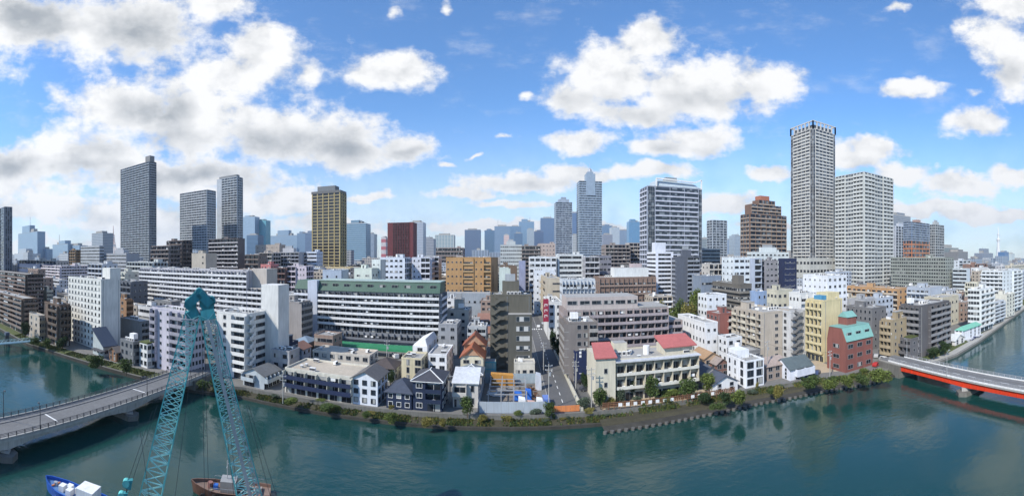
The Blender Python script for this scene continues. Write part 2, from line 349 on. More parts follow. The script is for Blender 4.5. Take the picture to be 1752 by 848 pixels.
def face(root, st, W, z0, H, n, org, rz, wall, par, fr, gl, det):
    """dress one facade of width W and n storeys; org is its left bottom corner seen from outside"""
    if st == 'blank' and det and W > 3.5:
        for f_ in ((.12,) if W < 8 else (.1, .9)):
            mb = MB(); mb.box(-.07, .07, -.16, -.01, .1, H - .1, fr); obj('drain_pipe', mb, root, (org[0] + W * f_ * cos(rz), org[1] + W * f_ * sin(rz), z0), rz)
    if W < 1.0 or st == 'blank': return
    ps = st.split(':'); kind = ps[0]; fl = H / n
    def at(x, z, y=0.0):
        c, s = cos(rz), sin(rz); return (org[0] + x * c - y * s, org[1] + x * s + y * c, z0 + z)
    kw = (round(W, 1), round(fl, 2), st, wall.name, par.name, fr.name, gl.name)
    if st.startswith('mix'):                                                # side by side zones: mix|share style|share style
        x = 0
        for zone in st.split('|')[1:]:
            sh, s2 = zone.split(' '); w2 = W * float(sh)
            face(root, s2, w2, z0, H, n, at(x, -z0), rz, wall, par, fr, gl, det); x += w2
        return
    if kind == 'win':
        c = int(ps[1]); w = float(ps[2]) if len(ps) > 2 else 1.5; h = float(ps[3]) if len(ps) > 3 else 1.3
        w = min(w, W / c * .8); h = min(h, fl * .7); sill = fl * .3
        if det and c * n <= 100:
            wmm = cached(('w', w, h, fr.name), lambda: win_mesh(w, h, fr, gl)); pmm = cached(('p', w, h, gl.name), lambda: pane_mesh(w, h, gl))
            for j in range(n):
                for k in range(c):
                    o = obj('window', wmm, root, at(W * (k + .5) / c, fl * j + sill), rz); obj('pane', pmm, o)
        else:
            me = cached(('r', c, w, h) + kw, lambda: row_mesh(W, c, w, h, fr, gl))
            for j in range(n): obj('window_row', me, root, at(0, fl * j + sill), rz)
    elif kind in ('balc', 'bal'):
        bays = int(ps[1]); rail = int(ps[2]) if len(ps) > 2 and ps[2] != '' else None; t = float(ps[3]) if len(ps) > 3 else 1.2
        ph = float(ps[4]) if len(ps) > 4 else 1.05
        if det:
            dme = cached(('d',) + kw, lambda: doors_mesh(W, bays, min(2.1, fl * .75), gl, fr))
            for j in range(n): obj('glass_doors', dme, root, at(0, fl * j), rz)
        else:
            mb = MB(); mb.box(.3, W - .3, -0.05, .02, .2, H - .25, gl); obj('glazing', mb, root, at(0, 0), rz)
        for j in range(1 if det and kind == 'bal' else 0, n):
            sd = (j * 7 + int(W * 3)) % 4
            me = cached(('b', sd) + kw, lambda: balc_mesh(W, bays, fl, par, wall, rail, t, ph, sd))
            obj('balcony', me, root, at(0, fl * j), rz)
    elif kind == 'ring':                                             # tower storeys: dark glazing behind storey bands and piers
        bays = int(ps[1]); ph = float(ps[2]) if len(ps) > 2 else 1.3; t = float(ps[3]) if len(ps) > 3 else .9
        mb = MB(); mb.box(.2, W - .2, -0.05, .02, .1, H - .1, gl); obj('glazing', mb, root, at(0, 0), rz)
        def mk():
            m2 = MB(); m2.box(0, W, -t, 0, -.15, .12, par); m2.box(0, W, -t - .08, -t + .02, -.2, ph - .2, par)
            for k in range(bays + 1):
                x = min(max(W * k / bays, .2), W - .2); m2.box(x - .2, x + .2, -t * .9, 0, .12, fl - .15, wall)
            return m2.mesh('balcony')
        me = cached(('g',) + kw, mk)
        for j in range(n): obj('balcony', me, root, at(0, fl * j), rz)
        if len(ps) > 4:                                              # full-height vertical piers
            pm_ = MB(); pm_.box(-.45, .45, -t - .35, 0, 0, H, wall); pmm = pm_.mesh('pier')
            for k in range(bays + 1): obj('pier', pmm, root, at(min(max(W * k / bays, .45), W - .45), 0), rz)
    elif kind == 'band':
        h = min(float(ps[1]) if len(ps) > 1 else 1.4, fl * .7); cols = int(ps[2]) if len(ps) > 2 else max(2, int(W / 2.2))
        me = cached(('n',) + kw, lambda: band_mesh(W, h, gl, fr, cols))
        for j in range(n): obj('window_band', me, root, at(0, fl * j + fl * .28), rz)
    elif kind == 'zig':
        me = cached(('z',) + kw, lambda: zig_mesh(W, fl, par))
        for j in range(n): obj('stair_flight', me, root, at(0, fl * j), rz)
    elif kind == 'glz':
        mb = MB(); mb.box(.3, W - .3, -0.06, .02, .6, H - .6, gl); k = 0.3
        while k < W: mb.box(k - .06, k + .06, -.12, 0, .6, H - .6, fr); k += 2.4
        for j in range(n + 1): mb.box(.3, W - .3, -.14, 0, j * fl + (.4 if j == 0 else -.4), j * fl + (.7 if j == 0 else -.1), fr)
        obj('glazing', mb, root, at(0, 0), rz)
def roof_kit(root, W, D, H, wall, ex, rnd, det, rc=None):
    """flat roof: membrane, parapet, and what stands on it (h hut, t tank, a air conditioners, r rail, m mast)"""
    mb = MB(); mb.poly([(-W / 2 + .2, .2, H + .02), (W / 2 - .2, .2, H + .02), (W / 2 - .2, D - .2, H + .02), (-W / 2 + .2, D - .2, H + .02)], rc or ROOF)
    p = 0.55
    mb.box(-W / 2 - .06, W / 2 + .06, -.06, .22, H - .05, H + p, wall); mb.box(-W / 2 - .06, W / 2 + .06, D - .22, D + .06, H - .05, H + p, wall)
    mb.box(-W / 2 - .06, -W / 2 + .22, .22, D - .22, H - .05, H + p, wall); mb.box(W / 2 - .22, W / 2 + .06, .22, D - .22, H - .05, H + p, wall)
    obj('roof', mb, root)
    vm = cached('vent', lambda: (lambda m2: (m2.box(-.35, .35, -.35, .35, 0, .7, STL), m2.box(-.5, .5, -.5, .5, .7, .82, WHT), m2.mesh('roof_vent'))[2])(MB())); bm = cached('rbox', lambda: (lambda m2: (m2.box(-.9, .9, -.4, .4, .15, 1.05, WHT), m2.box(-.8, -.6, -.42, .42, 0, .15, DGR), m2.box(.6, .8, -.42, .42, 0, .15, DGR), m2.box(-.9, .9, -.43, -.4, .3, .9, DGR), m2.mesh('condenser'))[4])(MB()))
    r9 = random.Random(int(W * 77 + H * 13))
    if H < 45 and W > 4 and D > 4:
        for k in range(2 + int(W * D / 90)):
            if k > 6: break
            t_ = r9.random(); obj('roof_vent' if t_ < .5 else 'condenser', vm if t_ < .5 else bm, root, (r9.uniform(-W / 2 + 1.3, W / 2 - 1.3), r9.uniform(1.3, D - 1.3), H + .03), r9.choice((0, pi / 2)))
    for ch in ex:
        w = min(W * .3, 5); d = min(D * .35, 5); x = rnd.uniform(-W / 2 + .8, W / 2 - w - .8); y = rnd.uniform(D * .3, max(D * .31, D - d - .8))
        if ch == 'h':
            m2 = MB(); m2.box(x, x + w, y, y + d, H, H + 2.7, wall); m2.box(x - .15, x + w + .15, y - .15, y + d + .15, H + 2.7, H + 2.9, ROOF)
            m2.box(x + w * .3, x + w * .3 + .9, y - .05, y, H + .1, H + 2.1, DGR); obj('stair_room', m2, root)
        elif ch == 't':
            m2 = MB(); m2.box(x, x + 2.6, y, y + 2, H + .9, H + 2.9, WHT)
            for a in (0.1, 2.3):
                for c in (.1, 1.7): m2.box(x + a, x + a + .18, y + c, y + c + .18, H, H + .9, STL)
            obj('water_tank', m2, root)
        elif ch == 'o':
            m2 = MB(); m2.tube((x + 1, y + 1, H), (x + 1, y + 1, H + 2.6), 1.0, WHT, 12); obj('water_tank', m2, root)
        elif ch == 'a':
            me = cached('ac', lambda: (lambda m2: (m2.box(-.55, .55, -.3, .3, 0, 1.25, WHT), m2.box(-.4, .4, -.33, -.3, .25, 1.05, DGR), m2.mesh('ac_unit'))[2])(MB()))
            for k in range(4 if W > 8 else 2): obj('ac_unit', me, root, (x + k * 1.35, y, H + .03))
        elif ch == 'r':
            m2 = MB()
            for (a, b) in (((-W / 2, 0), (W / 2, 0)), ((W / 2, 0), (W / 2, D)), ((-W / 2, 0), (-W / 2, D))):
                for z in (.85, 1.3): m2.bar((a[0], a[1] + .1, H + z), (b[0], b[1] + .1, H + z), .06, STL)
                L_ = sqrt((b[0] - a[0]) ** 2 + (b[1] - a[1]) ** 2); k = max(2, int(L_ / 2))
                for i in range(k + 1): m2.bar((a[0] + (b[0] - a[0]) * i / k, a[1] + (b[1] - a[1]) * i / k + .1, H + .4), (a[0] + (b[0] - a[0]) * i / k, a[1] + (b[1] - a[1]) * i / k + .1, H + 1.33), .06, STL)
            obj('roof_rail', m2, root)
        elif ch == 'm':
            m2 = MB(); m2.tube((x, y, H), (x, y, H + 7), .09, STL, 5); m2.bar((x - .8, y, H + 6), (x + .8, y, H + 6), .05, STL); m2.bar((x - .6, y, H + 5.2), (x + .6, y, H + 5.2), .05, STL); obj('mast', m2, root)
        elif ch == 'H':
            m2 = MB(); m2.box(-W * .22, W * .2, D * .35, D * .75, H, H + 5, wall); m2.box(-W * .15, W * .1, D * .45, D * .65, H + 5, H + 7.5, STL); obj('plant_room', m2, root)
FOOT = []; LM = []
def reserve(x0, x1, y0, y1): FOOT.append((x0, x1, y0, y1))
def B(nm, lab, cat, xl, xr, y0, yt, n, col, f='blank', s='blank', xs=None, dep=None, d=None, par=None, fr=FRM, gl=GL, ex='', det=None, grp=None, z0=0.0, wm_=None, roof=True, rc=None, sh=None, rz=0.0):
    """a block whose front (facing the river) spans photo columns xl..xr; y0 is its foot row or d its distance, yt its roof row, xs the far end of the visible side"""
    xm = (xl + xr) / 2; a = az(xm); dd = d or gd(y0); yf = dd * cos(a)
    X0, X1 = yf * tan(az(xl)), yf * tan(az(xr))
    if d is None: yf2 = max(yf, max(banky(X0), banky(X1)) + 5.2); X0, X1 = X0 * yf2 / yf, X1 * yf2 / yf; dd *= yf2 / yf; yf = yf2
    H = ZT(yt, dd) - z0; W = X1 - X0
    if dep is None:
        xc = X1 if xm < HX else X0; dep = max(4.0, abs(xc / tan(az(xs))) - yf) if xs is not None else 12
    det = (dd < 210) if det is None else det
    wall = wm_ or cmat(col); par = cmat(par) if isinstance(par, tuple) else (par or wall)
    root = thing(nm, lab, cat, ((X0 + X1) / 2, yf, z0), rz, grp)
    mb = MB(); mb.box(-W / 2, W / 2, 0, dep, 0, H, wall, ROOF); obj('wall', mb, root)
    sgn = 1 if xm < HX else -1
    face(root, f, W, 0, H, n, (-W / 2, 0, 0), 0, wall, par, fr, gl, det)
    if sgn > 0: face(root, s, dep, 0, H, n, (W / 2, 0, 0), pi / 2, wall, par, fr, gl, det)
    else: face(root, s, dep, 0, H, n, (-W / 2, dep, 0), -pi / 2, wall, par, fr, gl, det)
    if roof: roof_kit(root, W, dep, H, wall, ex, random.Random(len(LABELS)), det, rc)
    reserve(min(X0, X1) - 1, max(X0, X1) + 1, yf - 1.5, yf + dep + 1)
    if sh: LM.append((xm, dd, sh))
    return root, W, dep, H
def gable_roof(root, W, D, H, h, rm, wall, axis='y', ov=.45, y0=0.0, x0=0.0, edge=None):
    """pitched roof with thickness over a W x D plan starting at y0; axis is the way the ridge runs"""
    mb = MB(); th = .22
    def slab(p, q, r, s): mb.hexa([p, q, r, s] + [(a, b, c + th) for a, b, c in (p, q, r, s)], rm)
    if axis == 'y':
        sl = h / (W / 2)
        slab((x0 - W / 2 - ov, y0 - ov, H - ov * sl), (x0, y0 - ov, H + h), (x0, y0 + D + ov, H + h), (x0 - W / 2 - ov, y0 + D + ov, H - ov * sl))
        slab((x0, y0 - ov, H + h), (x0 + W / 2 + ov, y0 - ov, H - ov * sl), (x0 + W / 2 + ov, y0 + D + ov, H - ov * sl), (x0, y0 + D + ov, H + h))
        for y in (y0 + .02, y0 + D - .02): g2 = MB(); g2.poly([(x0 - W / 2, y, H), (x0 + W / 2, y, H), (x0, y, H + h)], wall); obj('gable', g2, root)
    else:
        sl = h / (D / 2)
        slab((x0 - W / 2 - ov, y0 - ov, H - ov * sl), (x0 + W / 2 + ov, y0 - ov, H - ov * sl), (x0 + W / 2 + ov, y0 + D / 2, H + h), (x0 - W / 2 - ov, y0 + D / 2, H + h))
        slab((x0 - W / 2 - ov, y0 + D / 2, H + h), (x0 + W / 2 + ov, y0 + D / 2, H + h), (x0 + W / 2 + ov, y0 + D + ov, H - ov * sl), (x0 - W / 2 - ov, y0 + D + ov, H - ov * sl))
        for x in (x0 - W / 2 + .02, x0 + W / 2 - .02): g2 = MB(); g2.poly([(x, y0, H), (x, y0 + D, H), (x, y0 + D / 2, H + h)], wall); obj('gable', g2, root)
    obj('roof', mb, root)
def hip_roof(root, W, D, H, h, rm, ov=.5, trim=None, y0=0.0, x0=0.0):
    mb = MB(); a, b, c, d = x0 - W / 2 - ov, x0 + W / 2 + ov, y0 - ov, y0 + D + ov; r = min(W, D) / 2
    p = [(a, c, H), (b, c, H), (b, d, H), (a, d, H)]
    e, f = ((x0 - max(W / 2 - r, .05), y0 + D / 2, H + h), (x0 + max(W / 2 - r, .05), y0 + D / 2, H + h)) if W >= D else ((x0, y0 + r, H + h), (x0, y0 + D - r, H + h))
    if W >= D: mb.poly([p[0], p[1], f, e], rm); mb.poly([p[1], p[2], f], rm); mb.poly([p[2], p[3], e, f], rm); mb.poly([p[3], p[0], e], rm)
    else: mb.poly([p[0], p[1], e], rm); mb.poly([p[1], p[2], f, e], rm); mb.poly([p[2], p[3], f], rm); mb.poly([p[3], p[0], e, f], rm)
    mb.box(a, b, c, d, H - .2, H - .003, trim or rm)
    if trim:
        for q in (p[0], p[1]): mb.bar(q, e if (W < D or q[0] < x0) else f, .22, trim)
        mb.bar(e, f, .22, trim)
    obj('roof', mb, root)
def house(lab, xl, xr, y0, ye, n, col, rc, f, s='blank', dep=9, h=2.0, axis='y', kind='gable', d=None, xs=None, fr=FRM, trim=None, sh=None, nm='house', grp=None, rz=0.0):
    r, W, D, H = B(nm, lab, 'house', xl, xr, y0, ye, n, col, f, s, xs=xs, dep=dep, d=d, fr=fr, roof=False, sh=sh, grp=grp, rz=rz)
    rm = rc if not isinstance(rc, tuple) else cmat(rc, .6, .3, 'tile')
    if kind == 'gable': gable_roof(r, W, D, H, h, rm, cmat(col), axis)
    elif kind == 'hip': hip_roof(r, W, D, H, h, rm, trim=trim)
    elif kind == 'shed':
        mb = MB(); mb.hexa([(-W / 2 - .3, -.5, H - .1), (W / 2 + .3, -.5, H - .1), (W / 2 + .3, D + .2, H + h), (-W / 2 - .3, D + .2, H + h), (-W / 2 - .3, -.5, H + .1), (W / 2 + .3, -.5, H + .1), (W / 2 + .3, D + .2, H + h + .2), (-W / 2 - .3, D + .2, H + h + .2)], rm); obj('roof', mb, r)
    return r, W, D, H
def addbox(r, name, x0, x1, y0, y1, z0, z1, m, top=None):
    mb = MB(); mb.box(x0, x1, y0, y1, z0, z1, m, top); return obj(name, mb, r)
# ================= named buildings: front rows =================
white = (.72, .71, .68); pale = (.62, .62, .61); cream = (.60, .55, .43); beige = (.45, .39, .32); tan_ = (.34, .27, .185); brown = (.15, .105, .08); dbrown = (.085, .068, .058)
grey = (.30, .30, .31); lgrey = (.45, .46, .48); dgrey = (.12, .12, .13); lilac = (.50, .47, .52); navy = (.018, .028, .07); mauve = (.31, .265, .26); orange = (.50, .26, .08); gold = (.52, .40, .20); brick = (.22, .085, .07)
AB, OB = 'apartment block', 'office block'
# --- left bank
B('apartment_block', 'dark brown balconied block on the far shore of the side channel', AB, -45, 40, 556, 501, 7, brown, 'bal:6', 'bal:3', dep=8, par=(.22, .17, .14), ex='ha', det=1, sh='the brown channel block')
B('apartment_block', 'long dark brown slab with many balcony rows behind the channel', AB, -70, 46, 0, 464, 11, dbrown, 'bal:10', 'bal:5', dep=11, d=330, par=(.2, .15, .13), ex='hhm', sh='the long brown slab')
B('apartment_block', 'pinkish white slab with thin ribbed balconies above the cream block', AB, 70, 104, 0, 455, 12, (.6, .53, .55), 'bal:5', 'bal:12', xs=157, d=385, par=(.66, .6, .62), ex='hat', sh='the pinkish slab')
B('apartment_block', 'tall cream block with a few small windows near the side channel', AB, 57, 80, 540, 496, 7, cream, 'win:2:.9:.9', 'win:4:1.2:.9', xs=91, ex='ha')
B('apartment_block', 'low cream block with square windows in front of the taller cream one', AB, 41, 54, 566, 521, 4, (.58, .53, .42), 'win:2:1:1', 'win:2:1:1', xs=62, ex='a')
B('apartment_block', 'small beige block with brown balconies next to the channel mouth', AB, 50, 66, 580, 539, 4, beige, 'win:2', 'bal:3', xs=78, par=tan_, ex='r')
B('apartment_block', 'dark brown block with deep balconies beside the tall white block', AB, 76, 101, 589, 520, 6, brown, 'mix|.4 blank|.6 bal:2', 'bal:3', xs=120, par=(.12, .09, .07), ex='ha')
r, Wd, D, H = B('apartment_block', 'tall white block with a grid of small windows above the riverside lawn', AB, 117, 173, 0, 477, 11, (.68, .67, .62), 'win:10:1.05:1.3', 'blank', xs=206, d=186, ex='aa', det=1, sh='the tall white block')
addbox(r, 'lift_tower', Wd / 2 - 6, Wd / 2 + .05, D * .45, D + .1, H, H + 5.2, cmat((.68, .67, .62)))
q = P(178, 163); hl = thing('riverside_hall', 'low hall with a huge steep slate blue roof by the white block', 'hall', q)
sm = cmat((.075, .09, .12), .5, .12, 'slate'); hw = cmat((.42, .46, .45))
mb = MB(); mb.box(-8.5, -.6, 0, 6, 0, 4.4, hw); obj('wall', mb, hl)
mb = MB(); mb.hexa([(.3, -.6, 4.0), (.3, 6.6, 4.0), (-8.6, 6.6, 10.3), (-8.6, -.6, 10.3), (.3, -.6, 4.35), (.3, 6.6, 4.35), (-8.6, 6.6, 10.7), (-8.6, -.6, 10.7)], sm); obj('roof', mb, hl)
for y in (.05, 5.95): mb = MB(); mb.poly([(-8.5, y, 4.4), (-.6, y, 4.4), (-8.5, y, 10.0)], hw); obj('gable', mb, hl)
mb = MB(); mb.poly([(-8.5, 0, 4.4), (-8.5, 6, 4.4), (-8.5, 6, 10.2), (-8.5, 0, 10.2)], hw); obj('back_wall', mb, hl)
face(hl, 'win:3:1.6:1.4', 8, 0, 4.4, 1, (-8.5, 0, 0), 0, hw, hw, FRM, GL, 1); face(hl, 'win:2:1.6:1.4', 6, 0, 4.4, 1, (-.6, 0, 0), pi / 2, hw, hw, FRM, GL, 1)
addbox(hl, 'canopy', -6, 1.5, -2.4, -.02, 2.6, 2.9, DGR); reserve(q.x - 9, q.x + 1, q.y - 3, q.y + 7)
house('small brown timber house squeezed beside the slate roofed hall', 187, 199, 617, 601, 2, (.24, .12, .06), (.2, .16, .13), 'win:2:.9', 'win:3:.9', xs=207, h=1.6)
B('apartment_block', 'mottled grey concrete block with a black parapet near the bridge', AB, 206, 228, 622, 584, 3, (.17, .175, .18), 'win:3:1.1', 'win:3:1.1', xs=240, ex='at', fr=DGR)
hg, Wd, D, H = B('apartment_block', 'narrow white house with a planted green roof near the bridge', 'house', 239, 252, 628, 587, 3, white, 'win:2:1.3:1.5', 'win:2', xs=260, roof=False)
addbox(hg, 'planted_roof', -Wd / 2 - .1, Wd / 2 + .1, -.1, D, H, H + .5, GRS)
B('apartment_block', 'lilac apartment block with dark balconies behind the crane', AB, 260, 322, 636, 531, 8, lilac, 'mix|.16 bal:1|.4 win:2:.9:.9|.44 bal:2', 'win:5:.9', xs=350, par=(.3, .29, .33), ex='haa', sh='the lilac block')
B('apartment_block', 'weathered grey concrete flats behind the mottled grey block', AB, 205, 240, 590, 548, 4, (.22, .22, .21), 'blank', 'bal:5', xs=268, par=(.27, .27, .26), ex='aa')
B('apartment_block', 'orange brown flats beside the tall white block and stepped slab', AB, 196, 214, 575, 512, 6, (.32, .19, .11), 'win:2', 'bal:4', xs=226, ex='h')
B('apartment_block', 'grey flats seen between the two lattice legs of the crane', AB, 322, 372, 612, 556, 5, (.2, .2, .21), 'bal:4', 'bal:3', dep=10, ex='ha')
sl_, Wd, D, H = B('apartment_block', 'wide white stepped slab with long balcony rows behind the crane', AB, 240, 424, 0, 462, 12, (.44, .43, .45), 'bal:34', 'blank', dep=14, d=235, par=(.66, .66, .66), ex='aaaa', det=1, sh='the wide stepped slab')
for (a, b, top, nn) in ((-9, 0, 9, 9), (-17, -9, 6, 6)):
    wn = 'wing'; h2 = H * top / 12; x0 = -Wd / 2 + a; w = addbox(sl_, wn, x0, -Wd / 2 + b, .2, 14, 0, h2, cmat((.44, .43, .45)), ROOF)
    face(sl_, 'bal:3', b - a, 0, h2, nn, (x0, .2, 0), 0, cmat((.44, .43, .45)), cmat((.66, .66, .66)), FRM, GL, 1)
for (a, b, top, nn) in ((0, 9, 9, 9), (9, 18, 7, 7)):
    h2 = H * top / 12; x0 = Wd / 2 + a; addbox(sl_, 'wing', x0, Wd / 2 + b, .2, 14, 0, h2, cmat((.47, .42, .37)), ROOF)
    face(sl_, 'bal:3', b - a, 0, h2, nn, (x0, .2, 0), 0, cmat((.44, .43, .45)), cmat((.66, .66, .66)), FRM, GL, 1)
addbox(sl_, 'lift_tower', Wd / 2 - .5, Wd / 2 + 9, 4, 13.9, H * .75, H + 1.5, cmat((.47, .42, .37)))
wb, Wd, D, H = B('apartment_block', 'white block with zigzag outside stairs standing beside the crane', AB, 371, 422, 645, 537, 8, (.67, .66, .63), 'mix|.55 win:1:1.1:1.2|.45 bal:1::1.2', 'mix|.28 zig|.72 band:1.2', xs=456, ex='ar', sh='the white block with outside stairs')
addbox(wb, 'lift_tower', Wd / 2 - 1.5, Wd / 2 + 5.5, D - 1, D + 6, 0, H + 9.5, cmat((.63, .62, .59)))
B('apartment_block', 'grey brown flats behind the blank white lift tower', AB, 478, 512, 596, 518, 7, (.3, .275, .26), 'mix|.3 bal:1|.7 blank', 'bal:4', xs=531, ex='hr')
B('house', 'navy blue house with round windows behind the shed roofed house', 'house', 463, 493, 632, 588, 3, (.022, .03, .06), 'win:3:.7:.7', 'win:3', xs=510, ex='h', fr=WHT)
house('grey gabled house with a rusty lean-to next to the levee', 416, 452, 672, 640, 2, (.42, .46, .48), (.17, .17, .165), 'mix|.6 bal:1|.4 blank', 'bal:4', xs=486, h=1.8)
cb, Wd, D, H = B('apartment_block', 'long cream three storey flats with navy balconies along the levee', AB, 488, 603, 690, 640, 3, (.58, .55, .47), 'bal:6::1.4', 'win:2', dep=13, par=navy, rc=cmat((.44, .38, .3)), sh='the cream flats with navy balconies')
B('apartment_block', 'second cream flats with a beige roof behind the navy balconies', AB, 535, 632, 640, 606, 3, (.55, .5, .43), 'win:7:1.6:1.2', 'win:2', dep=9, rc=cmat((.42, .36, .29)))
house('white three storey house with a brown gable facing the river', 602, 646, 695, 648, 3, (.68, .7, .74), (.13, .12, .115), 'win:3:1.2:1.2', 'win:3', xs=657, h=1.9, fr=DGR)
house('dark brown hip roofed house in front of the green awning', 634, 674, 652, 629, 2, (.46, .48, .47), (.075, .06, .055), 'win:3', 'win:2', dep=9, h=2.4, kind='hip')
B('house', 'cream yellow modern house with one tall dark window', 'house', 687, 721, 655, 615, 3, (.6, .53, .36), 'mix|.2 blank|.25 win:1:.8:2|.2 blank|.35 win:1:1.8:2.1', 'win:2', dep=9, ex='')
house('navy blue house with a low hip roof, nearer the white gable', 661, 704, 703, 671, 2, (.016, .027, .06), (.05, .06, .085), 'win:3:1.1:1.1', 'win:2', dep=9, h=2.5, kind='hip', fr=WHT)
hn, Wd, D, H = house('taller navy house with two balconies and a dark hip roof', 706, 756, 703, 652, 3, (.016, .027, .06), (.06, .06, .07), 'mix|.45 win:1:1.5:1.2|.55 bal:1::1.3:.9', 'win:3', dep=10, h=2.0, kind='hip', fr=WHT, trim=WHT)
B('house', 'white flat roofed house behind the taller navy house', 'house', 733, 764, 650, 608, 3, (.7, .7, .7), 'win:2:1.6:1.2', 'win:3', dep=15, ex='')
ht, Wd, D, H = B('house', 'narrow white house with a sloping skylit roof behind the cream house', 'house', 706, 731, 640, 592, 4, (.68, .67, .66), 'win:1:1.6:1.1', 'win:2', dep=18, roof=False)
mb = MB(); mb.hexa([(-Wd / 2, 0, H), (Wd / 2, 0, H), (Wd / 2, 18, H), (-Wd / 2, 18, H), (-Wd / 2, 3, H + .2), (Wd / 2 - 1, 1.5, H + 2.2), (Wd / 2 - 1, 17, H + 2.2), (-Wd / 2, 17, H + .2)], cmat((.62, .62, .61))); obj('roof', mb, ht)
hm, Wd, D, H = house('beige house with a pale metal lean-to roof beside the building site', 775, 818, 697, 655, 2, (.5, .47, .43), (.52, .53, .54), 'mix|.55 bal:1|.45 win:1:.8:1.6', 'win:2', dep=7, h=2.2, kind='shed')
house('grey hip roofed house with white ridges behind the metal roof', 786, 824, 672, 640, 3, (.4, .38, .36), (.19, .21, .22), 'win:2', 'win:2', dep=8, h=2.0, kind='hip', trim=WHT)
hr, Wd, D, H = house('cream house with stepped orange tile gables', 788, 827, 655, 611, 3, (.58, .53, .4), (.3, .1, .05), 'win:2:1.8:1', 'win:2', dep=9, h=3.2)
gable_roof(hr, Wd * .66, 5, H + .6, 2.4, cmat((.33, .11, .055), .6, .3, 'tile'), cmat((.42, .25, .16)), y0=-.3)
gable_roof(hr, Wd, 7, H + 2.2, 3.4, cmat((.28, .09, .05), .6, .3, 'tile'), cmat((.42, .25, .16)), y0=8.4)
addbox(hr, 'rear_wing', -Wd / 2, Wd / 2, 9.1, 15, 0, H + 2.2, cmat((.42, .25, .16)))
B('house', 'grey white block with a pergola behind the orange tile gables', 'house', 800, 832, 610, 560, 4, (.42, .44, .46), 'bal:2', 'win:2', dep=10, ex='ha', det=1)
B('house', 'grey tower house beside the long balcony slab', 'house', 750, 782, 612, 556, 4, (.3, .31, .33), 'win:2:1.4:1.2', 'win:3', dep=12, ex='aa')
B('apartment_block', 'beige grey flats with a boxy roof room behind the tower house', AB, 764, 802, 590, 532, 5, (.42, .39, .34), 'win:2:1.3:1.3', 'win:4', dep=14, ex='Hta')
B('house', 'white cube block between the orange block and its neighbour flats', AB, 763, 786, 0, 512, 5, (.64, .64, .64), 'win:2', 'win:3', dep=12, d=222, ex='h', det=1)
# long green-roofed slab with its market awning
gr, Wd, D, H = B('apartment_block', 'long white balcony slab with a green mansard top storey', AB, 545, 752, 0, 500, 9, (.2, .21, .23), 'blank', 'bal:3', dep=13, d=180, par=(.62, .63, .67), roof=False, det=1, sh='the green topped slab')
gw_ = cmat((.2, .21, .23)); hu = H * 2.5 / 9
face(gr, 'bal:20::1.2:.95', Wd, hu, H - hu, 7, (-Wd / 2, 0, 0), 0, gw_, cmat((.66, .66, .66)), FRM, GL, 1); face(gr, 'bal:20::.9:.9', Wd, 0, hu, 2, (-Wd / 2, 0, 0), 0, gw_, cmat((.16, .17, .19)), FRM, GL, 1)
GRN = cmat((.05, .105, .08), .6, .2, 'roof')
mb = MB(); mb.hexa([(-Wd / 2 - .2, -.5, H + .1), (Wd / 2 + .2, -.5, H + .1), (Wd / 2 + .2, D, H + .1), (-Wd / 2 - .2, D, H + .1), (-Wd / 2 - .2, 1.3, H + 4.6), (Wd / 2 + .2, 1.3, H + 4.6), (Wd / 2 + .2, D, H + 4.6), (-Wd / 2 - .2, D, H + 4.6)], GRN)
mb.box(-Wd / 2 - .3, Wd / 2 + .3, 1.0, D + .3, H + 4.6, H + 5.0, cmat((.34, .42, .39))); obj('roof', mb, gr)
dw = cached('dormer', lambda: win_mesh(2.6, 1.6, FRM, GL)); dp = cached('dormerp', lambda: pane_mesh(2.6, 1.6, GL))
for k in range(10):
    o = obj('dormer_window', dw, gr, (-Wd / 2 + Wd * (k + .5) / 10, .35, H + 1.7)); obj('pane', dp, o)
addbox(gr, 'lift_tower', -Wd / 2 - 5, -Wd / 2 - .05, -1.5, 4.5, 0, H + 4.6, cmat((.46, .49, .56)))
addbox(gr, 'wing', -Wd / 2 - 14, -Wd / 2 - 5, 2, D, 0, H + .2, cmat((.2, .21, .23)), GRN)
face(gr, 'bal:4', 9, 0, H, 9, (-Wd / 2 - 14, 2, 0), 0, cmat((.2, .21, .23)), cmat((.62, .63, .67)), FRM, GL, 1)
mb = MB(); mb.hexa([(-Wd / 2 - 14, 1.6, H + .2), (-Wd / 2 - 5, 1.6, H + .2), (-Wd / 2 - 5, D, H + .2), (-Wd / 2 - 14, D, H + .2), (-Wd / 2 - 13, 3.2, H + 4.4), (-Wd / 2 - 5, 3.2, H + 4.4), (-Wd / 2 - 5, D, H + 4.4), (-Wd / 2 - 13, D, H + 4.4)], GRN); obj('wing_roof', mb, gr)
a0, a1 = P(556, 176), P(748, 168)
aw = thing('market_awning', 'long bright green awning roof below the balcony slab', 'awning', ((a0.x + a1.x) / 2, 158, 0))
w2 = (a1.x - a0.x) / 2; mb = MB(); mb.hexa([(-w2, -3, 3.4), (w2, -3, 3.4), (w2, 1.5, 4.2), (-w2, 1.5, 4.2), (-w2, -3, 3.6), (w2, -3, 3.6), (w2, 1.5, 4.4), (-w2, 1.5, 4.4)], cmat((.03, .19, .09), .6)); mb.box(-w2, w2, -3.05, -2.95, 2.7, 3.6, cmat((.03, .22, .1))); obj('roof', mb, aw)
for k in range(9): addbox(aw, 'post', -w2 + .2 + k * (2 * w2 - .6) / 8, -w2 + .4 + k * (2 * w2 - .6) / 8, -2.6, -2.4, 0, 3.4, STL)
